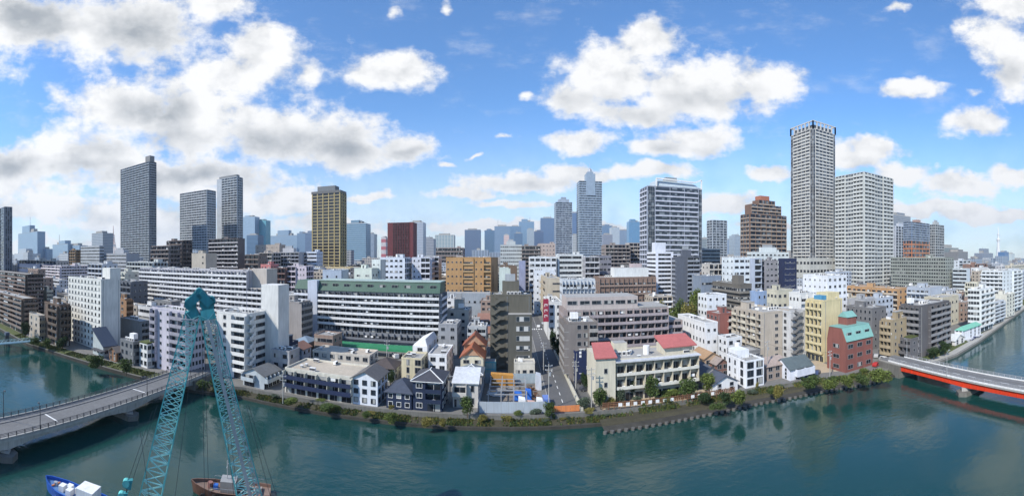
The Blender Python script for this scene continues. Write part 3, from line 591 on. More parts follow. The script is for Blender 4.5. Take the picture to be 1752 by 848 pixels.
# --- middle: dark office, construction site surroundings, road
db, Wd, D, H = B('office_block', 'dark olive grey block with zigzag outside stairs behind the site', OB, 839, 910, 632, 506, 8, (.115, .108, .088), 'mix|.34 zig|.66 blank', 'win:3', dep=12, ex='aHa', det=1, sh='the dark olive block')
olv = cmat((.09, .088, .075)); h2 = H * .77
addbox(db, 'front_bay', -Wd / 2 + 6.4, Wd / 2 - .2, -4.4, -.02, 0, h2, olv, CON); face(db, 'mix|.28 blank|.72 win:1:6:1.6', Wd - 6.8, 0, h2, 6, (-Wd / 2 + 6.4, -4.4, 0), 0, olv, olv, FRM, glassmat('office_glass', (.03, .04, .05), (.5, .5, .48), .5, 1.5), 1)
B('house', 'low cream house under the dark olive block', 'house', 880, 915, 645, 622, 1, (.56, .53, .46), 'win:3:1.2:1', 'blank', dep=5, ex='')
B('site_office', 'teal glazed lean-to booth beside the building site', 'booth', 829, 848, 642, 618, 2, (.2, .36, .36), 'glz', 'blank', dep=4, fr=cmat((.12, .4, .45)), gl=cmat((.3, .42, .4), .3), roof=False)
B('apartment_block', 'brownish grey block with curved balcony stack by the street', AB, 973, 1022, 652, 553, 7, (.19, .17, .16), 'mix|.25 blank|.45 win:2:1.2:1.3|.3 bal:1', 'bal:4::1.5', xs=964, par=(.3, .285, .27), ex='aat', sh='the brownish block by the street')
B('warehouse', 'navy blue blank block with white marks beside the red roofed home', 'warehouse', 983, 1012, 655, 603, 4, (.016, .026, .075), 'blank', 'win:2', dep=5, ex='')
mb = MB()
p0 = P(990, 128)
sgn_ = thing('wall_sign', 'small white lettering blocks fixed to the navy blue wall', 'sign', (FOOT[-1][0] + 2.2, FOOT[-1][2] + 1.42, 0))
for (x, z, w, h) in ((.3, 9.3, .7, .8), (.3, 8.2, .7, .7), (2.6, 5.0, 1.5, .35), (2.6, 4.4, 1.5, .35), (.3, 3.0, 1.0, .2)): mb = MB(); mb.box(x, x + w, 0, .06, z, z + h, WHT); obj('letter_block', mb, sgn_)
mv, Wd, D, H = B('apartment_block', 'wide mauve grey flats with six balcony rows near the river', AB, 970, 1142, 0, 528, 7, mauve, 'bal:14::1.4:.95', 'bal:3', xs=961, d=157, par=(.33, .29, .3), roof=False, det=1, sh='the wide mauve flats')
w3 = Wd - 12; addbox(mv, 'top_storey', -Wd / 2, -Wd / 2 + w3, 1.5, D, H, H + 4.6, cmat((.42, .37, .35)), ROOF)
face(mv, 'win:6:4.2:1.3', w3, H + .6, 4, 1, (-Wd / 2, 1.5, 0), 0, cmat(mauve), cmat(mauve), FRM, GL, 1)
addbox(mv, 'roof', -Wd / 2 + w3, Wd / 2 + .1, -.1, D, H, H + .5, ROOF); addbox(mv, 'wing', Wd / 2 + .02, Wd / 2 + 7, 2, D, 0, H * .72, cmat(mauve), ROOF)
face(mv, 'bal:2', 7, 0, H * .72, 5, (Wd / 2, 2, 0), 0, cmat(mauve), cmat((.33, .29, .3)), FRM, GL, 1)
# red-roofed home by the river
rh, Wd, D, H = B('care_home', 'cream riverside home with pink red roofs and long open galleries', 'care home', 1048, 1192, 679, 612, 3, (.5, .46, .37), 'mix|.03 blank|.97 bal:9::1.7:.7', 'win:3', dep=13, d=None, par=(.58, .56, .5), ex='aao', sh='the red roofed home')
RED = cmat((.40, .125, .115), .6, .2, 'roof'); crm = cmat((.54, .5, .4))
addbox(rh, 'side_tower', -Wd / 2 - 5.2, -Wd / 2 + .3, -2.2, D - 2, 0, H + 1.5, crm); face(rh, 'win:1:.8:1.2', 5.5, 0, H, 3, (-Wd / 2 - 5.2, -2.2, 0), 0, crm, crm, FRM, GL, 1)
mb = MB(); mb.hexa([(-Wd / 2 - 5.6, -2.7, H + 1.4), (-Wd / 2 + .7, -2.7, H + 1.4), (-Wd / 2 + .2, 4, H + 4.3), (-Wd / 2 - 5.2, 4, H + 4.3), (-Wd / 2 - 5.6, -2.7, H + 1.7), (-Wd / 2 + .7, -2.7, H + 1.7), (-Wd / 2 + .2, 4, H + 4.6), (-Wd / 2 - 5.2, 4, H + 4.6)], RED); obj('side_roof', mb, rh)
addbox(rh, 'top_room', Wd / 2 - 9.5, Wd / 2 - .4, 2, 9, H, H + 2.6, crm)
mb = MB(); mb.hexa([(Wd / 2 - 10.3, 1, H + 2.2), (Wd / 2 + .6, 1, H + 2.2), (Wd / 2 - .9, 6.5, H + 4.9), (Wd / 2 - 11.3, 6.5, H + 4.9), (Wd / 2 - 10.3, 1, H + 2.5), (Wd / 2 + .6, 1, H + 2.5), (Wd / 2 - .9, 6.5, H + 5.2), (Wd / 2 - 11.3, 6.5, H + 5.2)], RED); obj('top_roof', mb, rh)
addbox(rh, 'stair_room', -Wd / 2 + 2, -Wd / 2 + 6, 6, 10, H, H + 3.6, crm, ROOF); addbox(rh, 'canopy', -Wd / 2 + .4, Wd / 2 + .4, -2.2, 0, H - .1, H + .25, mat('pale_canopy', (.5, .51, .53)))
# --- right part
house('slate roofed house with a white gable facing the river wall', 1220, 1262, 675, 655, 2, (.66, .66, .66), (.075, .085, .11), 'win:2:1.2:1.1', 'win:2', dep=14, h=2.0, axis='y')
house('row of slate roofed cottages behind the white gable', 1200, 1232, 660, 640, 1, (.36, .34, .33), (.09, .1, .12), 'win:3', 'win:2', dep=13, h=2.2, axis='y')
mw, Wd, D, H = B('house', 'white modern house with big dark windows on the river', 'house', 1276, 1307, 677, 618, 3, (.72, .73, .75), 'win:2:2.2:1.9', 'mix|.6 win:2:.7:1.3|.4 win:1:1.4:1.8', xs=1244, ex='r', fr=DGR, sh='the white modern house')
addbox(mw, 'roof_room', -Wd / 2 + .2, Wd / 2 - 2, 5.5, 11, H, H + 2.6, cmat((.72, .73, .75)))
house('white gabled house with grey roof and veranda by the sandy lot', 1352, 1390, 663, 628, 3, (.62, .64, .70), (.10, .125, .13), 'mix|.2 blank|.8 bal:2::1.3', 'win:2:.8:.8', xs=1344, h=2.6, axis='x')
house('rusty roofed old house between the white modern and veranda houses', 1312, 1348, 648, 624, 2, (.3, .24, .2), (.34, .27, .23), 'win:3', 'win:2', dep=10, h=1.6, axis='x')
house('tan roofed cottage behind the slate roofed cottages', 1205, 1232, 640, 612, 2, (.42, .3, .2), (.36, .23, .13), 'win:2', 'win:2', dep=10, h=1.8)
house('brown wooden cottage with patched roof near the tan roofed one', 1226, 1246, 645, 622, 2, (.2, .11, .09), (.3, .25, .22), 'win:2', 'win:2', dep=9, h=1.6)
B('office_block', 'long white hall with narrow windows behind the red roofed home', OB, 1207, 1228, 612, 553, 3, (.68, .68, .68), 'win:2:1:1', 'win:9:.9:1.4', xs=1160, ex='aa', det=1, sh='the long white hall')
B('apartment_block', 'small brick red and white flats behind the long white hall', AB, 1228, 1260, 598, 537, 5, (.24, .1, .085), 'mix|.5 blank|.5 bal:1', 'win:3', xs=1209, par=(.5, .47, .44), ex='h')
bb, Wd, D, H = B('apartment_block', 'beige flats with crowded balcony side and blank river end wall', AB, 1306, 1350, 613, 534, 7, (.42, .37, .31), 'mix|.3 blank|.4 win:1:1.4:1.1|.3 blank', 'bal:6:1:1.3', xs=1256, par=(.55, .5, .4), ex='ha', sh='the beige balcony flats')
gs, Wd, D, H = B('apartment_block', 'pale grey slab with dark outside stairs beside the yellow block', AB, 1353, 1386, 612, 533, 7, (.5, .5, .5), 'mix|.5 zig|.5 blank', 'win:2', dep=14, par=(.2, .2, .2), ex='')
yb_, Wd, D, H = B('apartment_block', 'pale yellow block with glazed balconies and blue roof boxes', AB, 1409, 1441, 616, 514, 7, (.58, .50, .30), 'blank', 'bal:4::1.1:.8', xs=1381, ex='', roof=True, sh='the yellow block')
addbox(yb_, 'lift_tower', -1.5, Wd / 2 - .2, 1.5, 8, H, H + 3, cmat((.58, .50, .30))); addbox(yb_, 'roof_box', -Wd / 2 + .5, -1.7, 2, 6, H + .02, H + 2, cmat((.08, .26, .42)))
rb, Wd, D, H = B('office_block', 'red brick building with a teal mansard roof by the bridge', OB, 1447, 1493, 639, 580, 3, brick, 'win:3:2.5:1.3', 'win:1:2.8:1.2', xs=1415, roof=False, sh='the red brick building')
TEAL = cmat((.19, .37, .33), .5, .15, 'roof')
mb = MB(); mb.hexa([(-Wd / 2, 0, H), (Wd / 2, 0, H), (Wd / 2, D, H), (-Wd / 2, D, H), (-Wd / 2, 2.2, H + 4.4), (Wd / 2, 2.2, H + 4.4), (Wd / 2, D - 1, H + 4.4), (-Wd / 2, D - 1, H + 4.4)], cmat(brick)); obj('gable', mb, rb)
mb = MB(); mb.hexa([(-Wd / 2 + .3, -.35, H), (Wd / 2 + .3, -.35, H), (Wd / 2 + .3, 0, H), (-Wd / 2 + .3, 0, H), (-Wd / 2 + .3, 2.0, H + 4.5), (Wd / 2 + .3, 2.0, H + 4.5), (Wd / 2 + .3, 2.4, H + 4.5), (-Wd / 2 + .3, 2.4, H + 4.5)], TEAL); mb.box(-Wd / 2 + .2, Wd / 2 + .3, 2.0, D - .8, H + 4.5, H + 4.75, TEAL); obj('roof', mb, rb)
for k in range(3):
    o = obj('dormer_window', cached('dw2', lambda: win_mesh(2.4, 1.3, FRM, GL)), rb, (-Wd / 2 + Wd * (k + .5) / 3, .7, H + 1.5)); obj('pane', cached('dp2', lambda: pane_mesh(2.4, 1.3, GL)), o)
addbox(rb, 'corner_turret', -2, 3, D - 5, D - .5, H + 3, H + 7.5, cmat(brick))
mb = MB(); mb.hexa([(-2.2, D - 5.3, H + 7.5), (3.2, D - 5.3, H + 7.5), (3.2, D - .3, H + 7.5), (-2.2, D - .3, H + 7.5), (-2, D - 3, H + 9.4), (3, D - 3, H + 9.4), (3, D - 2.6, H + 9.4), (-2, D - 2.6, H + 9.4)], TEAL); obj('turret_roof', mb, rb)
tb, Wd, D, H = B('apartment_block', 'tan flats with curved balcony front by the bridge end', AB, 1527, 1566, 612, 545, 6, (.33, .265, .175), 'win:4:.8:1', 'bal:3::1.2', xs=1508, ex='ha', par=(.37, .3, .2), sh='the tan flats by the bridge')
dg, Wd, D, H = B('apartment_block', 'dark grey flats with staggered balconies above the promenade', AB, 1575, 1624, 612, 520, 8, (.115, .11, .115), 'mix|.25 blank|.4 bal:2::1.4|.35 bal:2::.9', 'bal:4::1.3', xs=1541, par=(.25, .245, .25), ex='aat', sh='the dark grey flats')
lg, Wd, D, H = B('apartment_block', 'low dark grey annex with a roof garden by the bridge', AB, 1560, 1590, 616, 577, 3, (.13, .125, .13), 'win:4:1:1', 'bal:2::1.2', xs=1543, ex='', dep=7)
addbox(lg, 'planted_roof', -Wd / 2 + .4, Wd / 2 - .4, .4, 4, H, H + .9, GRS)
th, Wd, D, H = B('house', 'white house with a green roof above the promenade', 'house', 1648, 1678, 592, 560, 3, (.66, .67, .7), 'mix|.3 blank|.7 win:3:1:1.3', 'bal:2', xs=1636, roof=False)
hip_roof(th, Wd, D, H, 1.6, cmat((.16, .4, .3), .6, .2, 'roof'))
house('white gabled cottage with a light roof above the promenade', 1634, 1650, 598, 580, 2, (.62, .6, .57), (.55, .56, .55), 'win:2', 'win:2', dep=9, h=2)
house('navy roofed house beside the white house with green roof', 1655, 1682, 600, 583, 2, (.45, .45, .46), (.03, .04, .09), 'win:3', 'win:2', dep=9, h=2)
B('apartment_block', 'white corner flats with boxy balconies above the promenade', AB, 1676, 1699, 580, 494, 8, (.66, .68, .68), 'bal:3::1.2', 'win:4:1.4:1.3', xs=1656, ex='ha', sh='the white corner flats', det=1)
B('apartment_block', 'pale grey flats beside the white corner flats on the promenade', AB, 1700, 1718, 566, 516, 6, (.5, .53, .56), 'bal:2', 'win:3', dep=9, ex='a', det=1)
B('apartment_block', 'white tower flats with navy balcony end near the far green bridge', AB, 1716, 1747, 545, 463, 11, (.64, .67, .68), 'mix|.5 win:3:1:1.2|.5 bal:2', 'bal:5', xs=1680, ex='aa', det=1, sh='the white tower flats')
B('apartment_block', 'cream white low flats beside the white tower flats', AB, 1722, 1736, 558, 503, 6, (.62, .6, .52), 'win:3', 'blank', dep=8, ex='h')
B('apartment_block', 'weathered grey flats behind the red brick building', AB, 1492, 1516, 595, 527, 6, (.17, .17, .175), 'win:2:1:1', 'win:6:1', xs=1448, ex='h', det=1)
# --- second rows right
B('apartment_block', 'long orange and cream gallery flats behind the red brick building', AB, 1537, 1553, 0, 494, 6, (.45, .28, .15), 'win:2:1.4:1.4', 'bal:10', xs=1450, d=255, par=(.5, .42, .33), ex='h', det=1, sh='the orange gallery flats')
B('apartment_block', 'blue grey flats with stepped roof beside the orange gallery flats', AB, 1590, 1612, 0, 492, 6, (.38, .42, .48), 'blank', 'bal:5', xs=1553, d=250, par=(.5, .54, .58), ex='h', det=1)
B('office_block', 'white office with grid windows behind the yellow block', OB, 1416, 1449, 0, 472, 8, (.68, .70, .73), 'win:4:1.5:1.3', 'win:5:.8:.8', xs=1374, d=225, ex='aa', det=1, sh='the white grid office')
zb, Wd, D, H = B('office_block', 'dark brown stepped office with wide ledges near the park trees', OB, 1266, 1286, 0, 487, 5, (.13, .12, .105), 'band:1.5', 'band:1.5', xs=1219, d=230, ex='', det=1, par=(.2, .18, .16), sh='the brown stepped office')
for k in range(5): addbox(zb, 'ledge', -Wd / 2 - 1.2, Wd / 2 + .4, -1.2 + .0, D + .01, H * k / 5 + .2, H * k / 5 + 1.2, cmat((.2, .185, .16)))
addbox(zb, 'plant_room', -Wd / 2 + 2, Wd / 2 - 2, 5, 12, H, H + 5, cmat((.14, .13, .115)))
B('apartment_block', 'white flats with few small windows in front of the stepped office', AB, 1210, 1243, 0, 505, 6, (.66, .68, .7), 'win:3:1:1', 'win:3', xs=1194, d=205, ex='', det=1)
B('apartment_block', 'cream block with roof railing beside the stepped office', AB, 1330, 1356, 0, 497, 5, (.5, .47, .37), 'win:3', 'win:3', xs=1312, d=205, ex='hr', det=1)
B('apartment_block', 'small blue block with a blue parapet behind beige flats', AB, 1295, 1312, 0, 500, 5, (.25, .34, .5), 'win:2:.8', 'blank', xs=1283, d=212, ex='', det=1)
B('apartment_block', 'white stub block behind the pale grey slab with stairs', AB, 1368, 1392, 0, 502, 5, (.62, .62, .6), 'bal:2', 'win:3:1', xs=1350, d=195, ex='a', det=1)
# ================= mid rows =================
wbx, Wd, D, H = B('office_block', 'bright white banded block with a lift cap in front of the wide tower', OB, 1122, 1152, 0, 432, 15, (.68, .70, .76), 'mix|.12 blank|.76 band:1.3|.12 blank', 'band:1.2', xs=1107, d=280, gl=GLB, ex='', sh='the white banded block')
addbox(wbx, 'lift_cap', -6, 2, 3, 9, H, H + 7, cmat((.62, .64, .7)))
B('apartment_block', 'dark slate flats with small balconies beside the white banded block', AB, 1158, 1196, 0, 440, 14, (.1, .11, .135), 'mix|.45 blank|.55 bal:2', 'bal:3', xs=1152, d=270, par=(.26, .28, .32), ex='H', sh='the dark slate flats')
ob, Wd, D, H = B('apartment_block', 'orange brown block with a dark recessed balcony stripe', AB, 763, 840, 0, 441, 8, (.40, .24, .11), 'mix|.38 win:4:1.1:.9|.24 bal:1::.6|.22 win:2:1:.9|.16 bal:1', 'blank', xs=852, d=285, par=(.38, .26, .14), ex='aa', det=1, sh='the orange block')
B('apartment_block', 'brown round shouldered block beside the orange block', AB, 856, 882, 0, 455, 9, (.16, .115, .085), 'blank', 'bal:3', dep=14, d=310, ex='ha')
B('slab_house', 'thin pale green blank slab before the brown round shouldered block', AB, 854, 870, 0, 459, 8, (.5, .56, .52), 'blank', 'bal:2', dep=9, d=262, ex='')
B('market_hall', 'long hall with a bright blue roof below the orange block', 'hall', 757, 838, 0, 501, 2, (.3, .33, .36), 'win:8', 'blank', dep=10, d=255, ex='', roof=False, wm_=None)
r_, Wd, D, H = B('office_block', 'white framed office with dark window grid beside the street', OB, 906, 952, 0, 440, 9, (.62, .64, .66), 'win:5:5.2:2.2', 'win:4', dep=16, d=330, ex='am', gl=GLB, fr=WHT, sh='the white framed office')
B('office_block', 'white lower block with small windows before the white framed office', OB, 914, 950, 0, 463, 7, (.6, .63, .67), 'win:3:1:1', 'win:3', dep=12, d=290, ex='a')
B('office_block', 'beige street block with thin dark slits', OB, 936, 959, 0, 477, 6, (.46, .4, .31), 'mix|.35 blank|.65 win:1:5:.8', 'bal:2', xs=922, d=242, ex='ha', det=1)
sg, Wd, D, H = B('shop_block', 'white street corner block carrying a tall red sign board', 'shop', 938, 962, 0, 518, 5, (.64, .64, .62), 'win:2', 'blank', xs=930, d=200, ex='ha', det=1)
sb = thing('sign_board', 'tall red vertical sign board on the white corner block', 'sign', P(934, 197)); addbox(sb, 'board', -1.3, 1.3, -.2, .2, 9, 20, cmat((.3, .03, .06)))
mb = MB()
for z in (17.2, 14.6, 12.0): mb = MB(); mb.box(-.7, .7, -.26, -.2, z, z + .35, WHT); mb.box(-.7, -.4, -.26, -.2, z - 1, z, WHT); mb.box(.4, .7, -.26, -.2, z - .6, z, WHT); obj('letter', mb, sb)
B('office_block', 'white rounded frame office with recessed dark glass', OB, 954, 998, 0, 436, 10, (.55, .57, .57), 'mix|.06 blank|.88 band:2|.06 blank', 'blank', dep=15, d=335, ex='hma', gl=GLB)
B('apartment_block', 'pale grey flats with a checker of dark balconies behind the mauve flats', AB, 962, 1018, 0, 479, 6, (.5, .53, .56), 'bal:9:1', 'win:4', dep=12, d=222, par=(.5, .53, .56), ex='ra', det=1)
B('office_block', 'dark columned office beside the white rounded frame office', OB, 1001, 1025, 0, 440, 9, (.34, .34, .36), 'bal:3', 'win:3', dep=13, d=325, ex='a', par=(.5, .5, .52), gl=GLB)
B('office_block', 'charcoal office with pale columns behind the brown city office', OB, 1025, 1046, 0, 438, 9, (.2, .2, .23), 'win:3:3.2:1.6', 'blank', dep=13, d=350, ex='', gl=GLB)
bo, Wd, D, H = B('office_block', 'wide brown city office with dark and white window bands', OB, 1026, 1122, 0, 475, 5, (.22, .155, .125), 'bal:12::.8', 'win:3', dep=20, d=262, par=(.27, .2, .165), ex='ao', det=1, sh='the brown city office')
addbox(bo, 'roof_hall', -Wd / 2 + 11, Wd / 2 - 3, 6, 16, H, H + 6.2, cmat((.6, .61, .6)), CON)
B('apartment_block', 'mauve brown tall flats behind the brown city office', AB, 1036, 1078, 0, 419, 13, (.27, .235, .225), 'bal:6', 'bal:3', dep=16, d=450, par=(.3, .27, .26), ex='h', gl=GLB)
B('apartment_block', 'beige tall flats beside the wide tower', AB, 1076, 1098, 0, 416, 13, (.42, .385, .36), 'bal:3', 'win:3', dep=15, d=470, par=(.45, .42, .4), ex='m', gl=GLB)
B('office_block', 'red and white small block at the foot of the wide tower', OB, 1082, 1098, 0, 452, 5, (.5, .42, .42), 'win:3', 'blank', dep=9, d=330, ex='')
B('office_block', 'pale grid office block seen over the orange block', OB, 856, 893, 0, 419, 12, (.43, .46, .46), 'win:11:1.6:1.6', 'win:4', dep=20, d=510, ex='H', gl=GLB, sh='the pale grid office')
B('apartment_block', 'grey brown flats with dark bands beside the pale grid office', AB, 893, 925, 0, 421, 11, (.26, .22, .2), 'bal:5', 'win:3', dep=16, d=500, ex='ha', gl=GLB)
B('apartment_block', 'beige flats with a dark side behind the white framed office', AB, 922, 950, 0, 417, 11, (.44, .36, .32), 'win:5', 'bal:3', dep=16, d=540, ex='h', gl=GLB)
B('slab_house', 'blue lilac blank slab at the street bend', AB, 888, 899, 0, 447, 9, (.28, .31, .45), 'blank', 'win:2', dep=10, d=350, ex='')
B('apartment_block', 'wide brownish low flats behind the orange block', AB, 746, 792, 0, 424, 9, (.33, .265, .25), 'bal:9', 'bal:3', dep=16, d=620, par=(.36, .3, .28), ex='h', gl=GLB)
B('apartment_block', 'white flats with window grid beside the dark red tower foot', AB, 650, 690, 0, 441, 10, (.58, .62, .68), 'win:5:2:1.3', 'bal:3', xs=702, d=295, ex='hao', sh='the white flats under the red tower')
B('apartment_block', 'white block with black window bands behind the green topped slab', AB, 705, 736, 0, 441, 10, (.56, .58, .64), 'mix|.5 win:2:1|.5 bal:2', 'bal:3', dep=14, d=300, ex='ha')
B('apartment_block', 'narrow grey white flats next to the orange block', AB, 737, 751, 0, 440, 11, (.48, .49, .53), 'bal:2', 'win:2', dep=12, d=310, ex='a')
B('apartment_block', 'low mint white block behind the green topped slab', AB, 606, 636, 0, 460, 5, (.6, .65, .57), 'win:2:2.2:.9', 'win:2', dep=12, d=255, ex='h', det=1)
B('apartment_block', 'slim white lift block beside the low mint white block', AB, 636, 651, 0, 445, 8, (.62, .66, .63), 'win:2:.8:.8', 'blank', dep=11, d=265, ex='m', det=1)
B('workshop', 'pale blue grey shed on the rooftop row by the gold tower', 'workshop', 552, 584, 0, 463, 5, (.36, .42, .5), 'win:2:1', 'blank', dep=12, d=260, ex='a', det=1)
B('apartment_block', 'salmon pink narrow block behind the stepped slab', AB, 446, 463, 0, 453, 9, (.5, .19, .18), 'win:3:1.2:1.1', 'win:3', dep=12, d=330, ex='h', sh='the salmon pink block')
B('apartment_block', 'dark red brown flats beside the salmon pink block', AB, 465, 489, 0, 459, 7, (.14, .085, .075), 'bal:4', 'bal:3', dep=13, d=325, ex='a', par=(.16, .1, .09))
B('apartment_block', 'pinkish white flats beside the dark red brown flats', AB, 492, 522, 0, 456, 8, (.52, .46, .5), 'mix|.5 bal:2|.5 win:3:1', 'bal:3', dep=12, d=320, ex='ha')
B('apartment_block', 'grey and white columned flats before the pale glass wall', AB, 467, 512, 0, 432, 12, (.4, .4, .42), 'bal:7', 'mix|.5 blank|.5 bal:1', xs=524, d=440, par=(.3, .31, .35), ex='H', gl=GLB, sh='the columned flats')
B('office_block', 'white blue office at the foot of the gold tower', OB, 524, 542, 0, 431, 11, (.52, .57, .66), 'band:1.6', 'win:3', dep=15, d=450, ex='h', gl=GLB)
B('apartment_block', 'beige grey flats with white stripes behind the salmon pink block', AB, 443, 466, 0, 433, 11, (.42, .38, .35), 'bal:3', 'bal:3', dep=15, d=430, par=(.5, .47, .45), ex='h', gl=GLB)
B('apartment_block', 'small brown block before the teal glass tower', AB, 420, 443, 0, 436, 9, (.19, .15, .13), 'bal:3', 'win:3', dep=14, d=400, ex='a', gl=GLB)
B('apartment_block', 'broad beige block with stair towers before the teal glass tower', AB, 437, 478, 0, 419, 9, (.4, .345, .3), 'win:5:2:1', 'blank', dep=18, d=640, ex='hh', gl=GLB)
B('apartment_block', 'dark banded slab with beige end under the twin pale towers', AB, 358, 408, 0, 409, 14, (.13, .115, .115), 'bal:9', 'blank', xs=419, d=430, par=(.44, .42, .43), ex='h', gl=GLB, sh='the dark banded slab')
B('apartment_block', 'beige block with a brown flank before the dark banded slab', AB, 328, 352, 0, 434, 9, (.45, .4, .33), 'mix|.6 blank|.4 win:1', 'blank', xs=371, d=330, ex='h')
B('apartment_block', 'brownish stepped flats beside the dark tall tower', AB, 259, 290, 0, 421, 12, (.22, .19, .18), 'bal:5', 'bal:3', dep=14, d=420, ex='a', gl=GLB, sh='the brownish stepped flats')
B('apartment_block', 'darker brown taller flats behind the brownish stepped flats', AB, 286, 312, 0, 412, 13, (.17, .135, .12), 'bal:4', 'bal:3', dep=14, d=445, ex='h', gl=GLB)
B('apartment_block', 'long pale flats behind the wide stepped slab', AB, 218, 262, 0, 449, 10, (.5, .52, .5), 'bal:9', 'bal:4', dep=14, d=330, ex='haa', gl=GLB)
B('office_block', 'grey ribbed office below the far needle tower', OB, 138, 170, 0, 421, 13, (.4, .43, .46), 'band:1.4', 'band:1.4', xs=178, d=560, ex='m', gl=GLB, sh='the grey ribbed office')
B('office_block', 'wide grey low office between the ribbed office and dark tower', OB, 178, 216, 0, 434, 10, (.36, .38, .41), 'band:1.4', 'blank', dep=20, d=520, ex='H', gl=GLB)
B('apartment_block', 'brown and orange flats beside the grey ribbed office', AB, 119, 130, 0, 428, 12, (.28, .18, .1), 'bal:3', 'bal:3', xs=138, d=600, ex='h', gl=GLB)
B('apartment_block', 'white banded flats just behind the tall white block', AB, 152, 176, 0, 452, 9, (.55, .57, .6), 'bal:4', 'win:3', dep=14, d=330, ex='ha', gl=GLB)
B('warehouse', 'low navy roofed warehouse behind the pinkish slab', 'warehouse', 30, 68, 0, 452, 5, (.06, .09, .16), 'band:1.2', 'blank', dep=14, d=430, ex='')
B('apartment_block', 'row of beige grey flats below the pale blue glass tower', AB, 34, 98, 0, 446, 8, (.38, .37, .35), 'bal:12', 'win:4', dep=14, d=480, ex='hh', gl=GLB)
B('apartment_block', 'dark grey flats tucked behind the tall white block', AB, 206, 226, 0, 482, 7, (.13, .14, .16), 'bal:3', 'win:3', dep=12, d=250, ex='a', det=1)
B('apartment_block', 'small cream flats between tall white block and stepped slab', AB, 199, 216, 0, 466, 8, (.55, .54, .46), 'bal:3', 'win:2', dep=11, d=280, ex='h', det=1)
# --- right mid
B('office_block', 'long low white office under the brown stepped tower', OB, 1286, 1350, 0, 432, 10, (.56, .6, .6), 'win:9:2.6:1.5', 'win:4', xs=1278, d=385, ex='Hh', gl=GLB, sh='the long white office')
B('apartment_block', 'white office with square windows behind the stepped office', OB, 1256, 1283, 0, 441, 9, (.6, .65, .68), 'win:3:3.2:1.6', 'win:3:1.4', xs=1235, d=290, ex='a', sh='the square windowed office')
B('apartment_block', 'grey flats with dark balcony column beside the square windowed office', AB, 1290, 1302, 0, 443, 9, (.34, .38, .46), 'bal:1', 'blank', xs=1283, d=290, par=(.4, .44, .5), ex='')
B('apartment_block', 'stone grey flats with dark openings beside the navy block', AB, 1310, 1331, 0, 446, 9, (.26, .25, .26), 'win:3:2:1.2', 'bal:1', xs=1302, d=300, ex='h')
B('apartment_block', 'navy black block with white balcony lights under the tall tower', AB, 1340, 1363, 0, 443, 9, (.022, .03, .07), 'win:3:1.2:.9', 'blank', xs=1332, d=305, ex='', fr=WHT, sh='the navy black block')
B('apartment_block', 'grey banded flats beside the dark slate flats', AB, 1198, 1232, 0, 426, 12, (.36, .4, .4), 'band:1.3', 'blank', dep=15, d=470, ex='a', gl=GLB)
B('apartment_block', 'cream grey flats before the grey banded flats', AB, 1213, 1236, 0, 452, 8, (.46, .44, .41), 'bal:3', 'win:2', dep=12, d=310, ex='a')
B('workshop', 'dull blue workshop among low roofs near the park trees', 'workshop', 1200, 1234, 0, 473, 4, (.2, .24, .3), 'band:1.2', 'blank', dep=14, d=260, ex='a', det=1)
hs, Wd, D, H = B('apartment_block', 'huge grey slab with square windows in deep rows', AB, 1618, 1632, 0, 441, 13, (.27, .29, .26), 'win:4:1.6:1.4', 'win:24:1.7:1.4', xs=1524, d=355, ex='h', gl=GLB, sh='the huge grey slab')
B('office_block', 'white and blue banded office beside the huge grey slab', OB, 1654, 1660, 0, 460, 9, (.48, .53, .56), 'blank', 'band:1.5', xs=1630, d=350, ex='', gl=GLB)
B('apartment_block', 'cream low flats before the white and blue banded office', AB, 1672, 1680, 0, 484, 7, (.58, .56, .46), 'win:2', 'bal:5', xs=1652, d=290, ex='', gl=GLB)
B('apartment_block', 'brick brown flats below the slim white needle tower', AB, 1666, 1688, 0, 452, 9, (.25, .16, .13), 'bal:4', 'win:2', dep=14, d=480, ex='h', gl=GLB)
B('apartment_block', 'white stacked flats behind the banded office', AB, 1640, 1660, 0, 446, 10, (.52, .56, .6), 'bal:3', 'win:3', dep=14, d=500, ex='ha', gl=GLB)
B('warehouse', 'low beige shed with a rounded roof before the huge grey slab', 'warehouse', 1612, 1640, 0, 508, 3, (.5, .46, .36), 'win:4', 'blank', dep=12, d=240, ex='')
# ================= towers =================
TW = 'tower'
def tower(lab, xl, xr, yt, n, d, col, f, s, xs=None, dep=None, par=None, gl=GLT, ex='', sh=None, nm='residential_tower'):
    return B(nm, lab, TW, xl, xr, 0, yt, n, col, f, s, xs=xs, dep=dep, d=d, par=par, gl=gl, ex=ex, det=0, sh=sh)
t1, Wd, D, H = tower('tall dark residential tower with a stub on its roof', 207, 256, 283, 50, 640, (.2, .215, .23), 'ring:9:1.25:1.2', 'ring:4:1.25:1.2', xs=267, par=(.34, .37, .40), sh='the dark tall tower')
addbox(t1, 'plant_room', Wd / 2 - 14, Wd / 2 - 3, 3, 12, H, H + 10, cmat((.2, .2, .2)))
tower('pale gridded tower, the shorter of two beside the dark slab', 308, 354, 328, 36, 660, (.42, .45, .48), 'ring:11:1.7:.7', 'ring:4:1.7:.7', xs=369, par=(.45, .48, .51), ex='m', sh='the pale gridded tower')
t3, Wd, D, H = tower('light grey tower with banded balconies, taller of the pale pair', 371, 406, 305, 42, 690, (.42, .45, .48), 'mix|.25 blank|.75 ring:5:1.3:1', 'ring:3:1.3:1', xs=415, par=(.46, .49, .51), sh='the taller pale tower')
addbox(t3, 'crown', -Wd / 2 + 3, Wd / 2 - 4, 3, D - 3, H, H + 5, cmat((.2, .21, .22)))
t4, Wd, D, H = tower('cream gold tower with vertical piers and a glass crown', 534, 582, 330, 31, 500, (.50, .39, .19), 'ring:5:1.1:.4:p', 'ring:3:1.1:.5:p', xs=592, par=(.33, .27, .15), gl=GLR, sh='the gold tower')
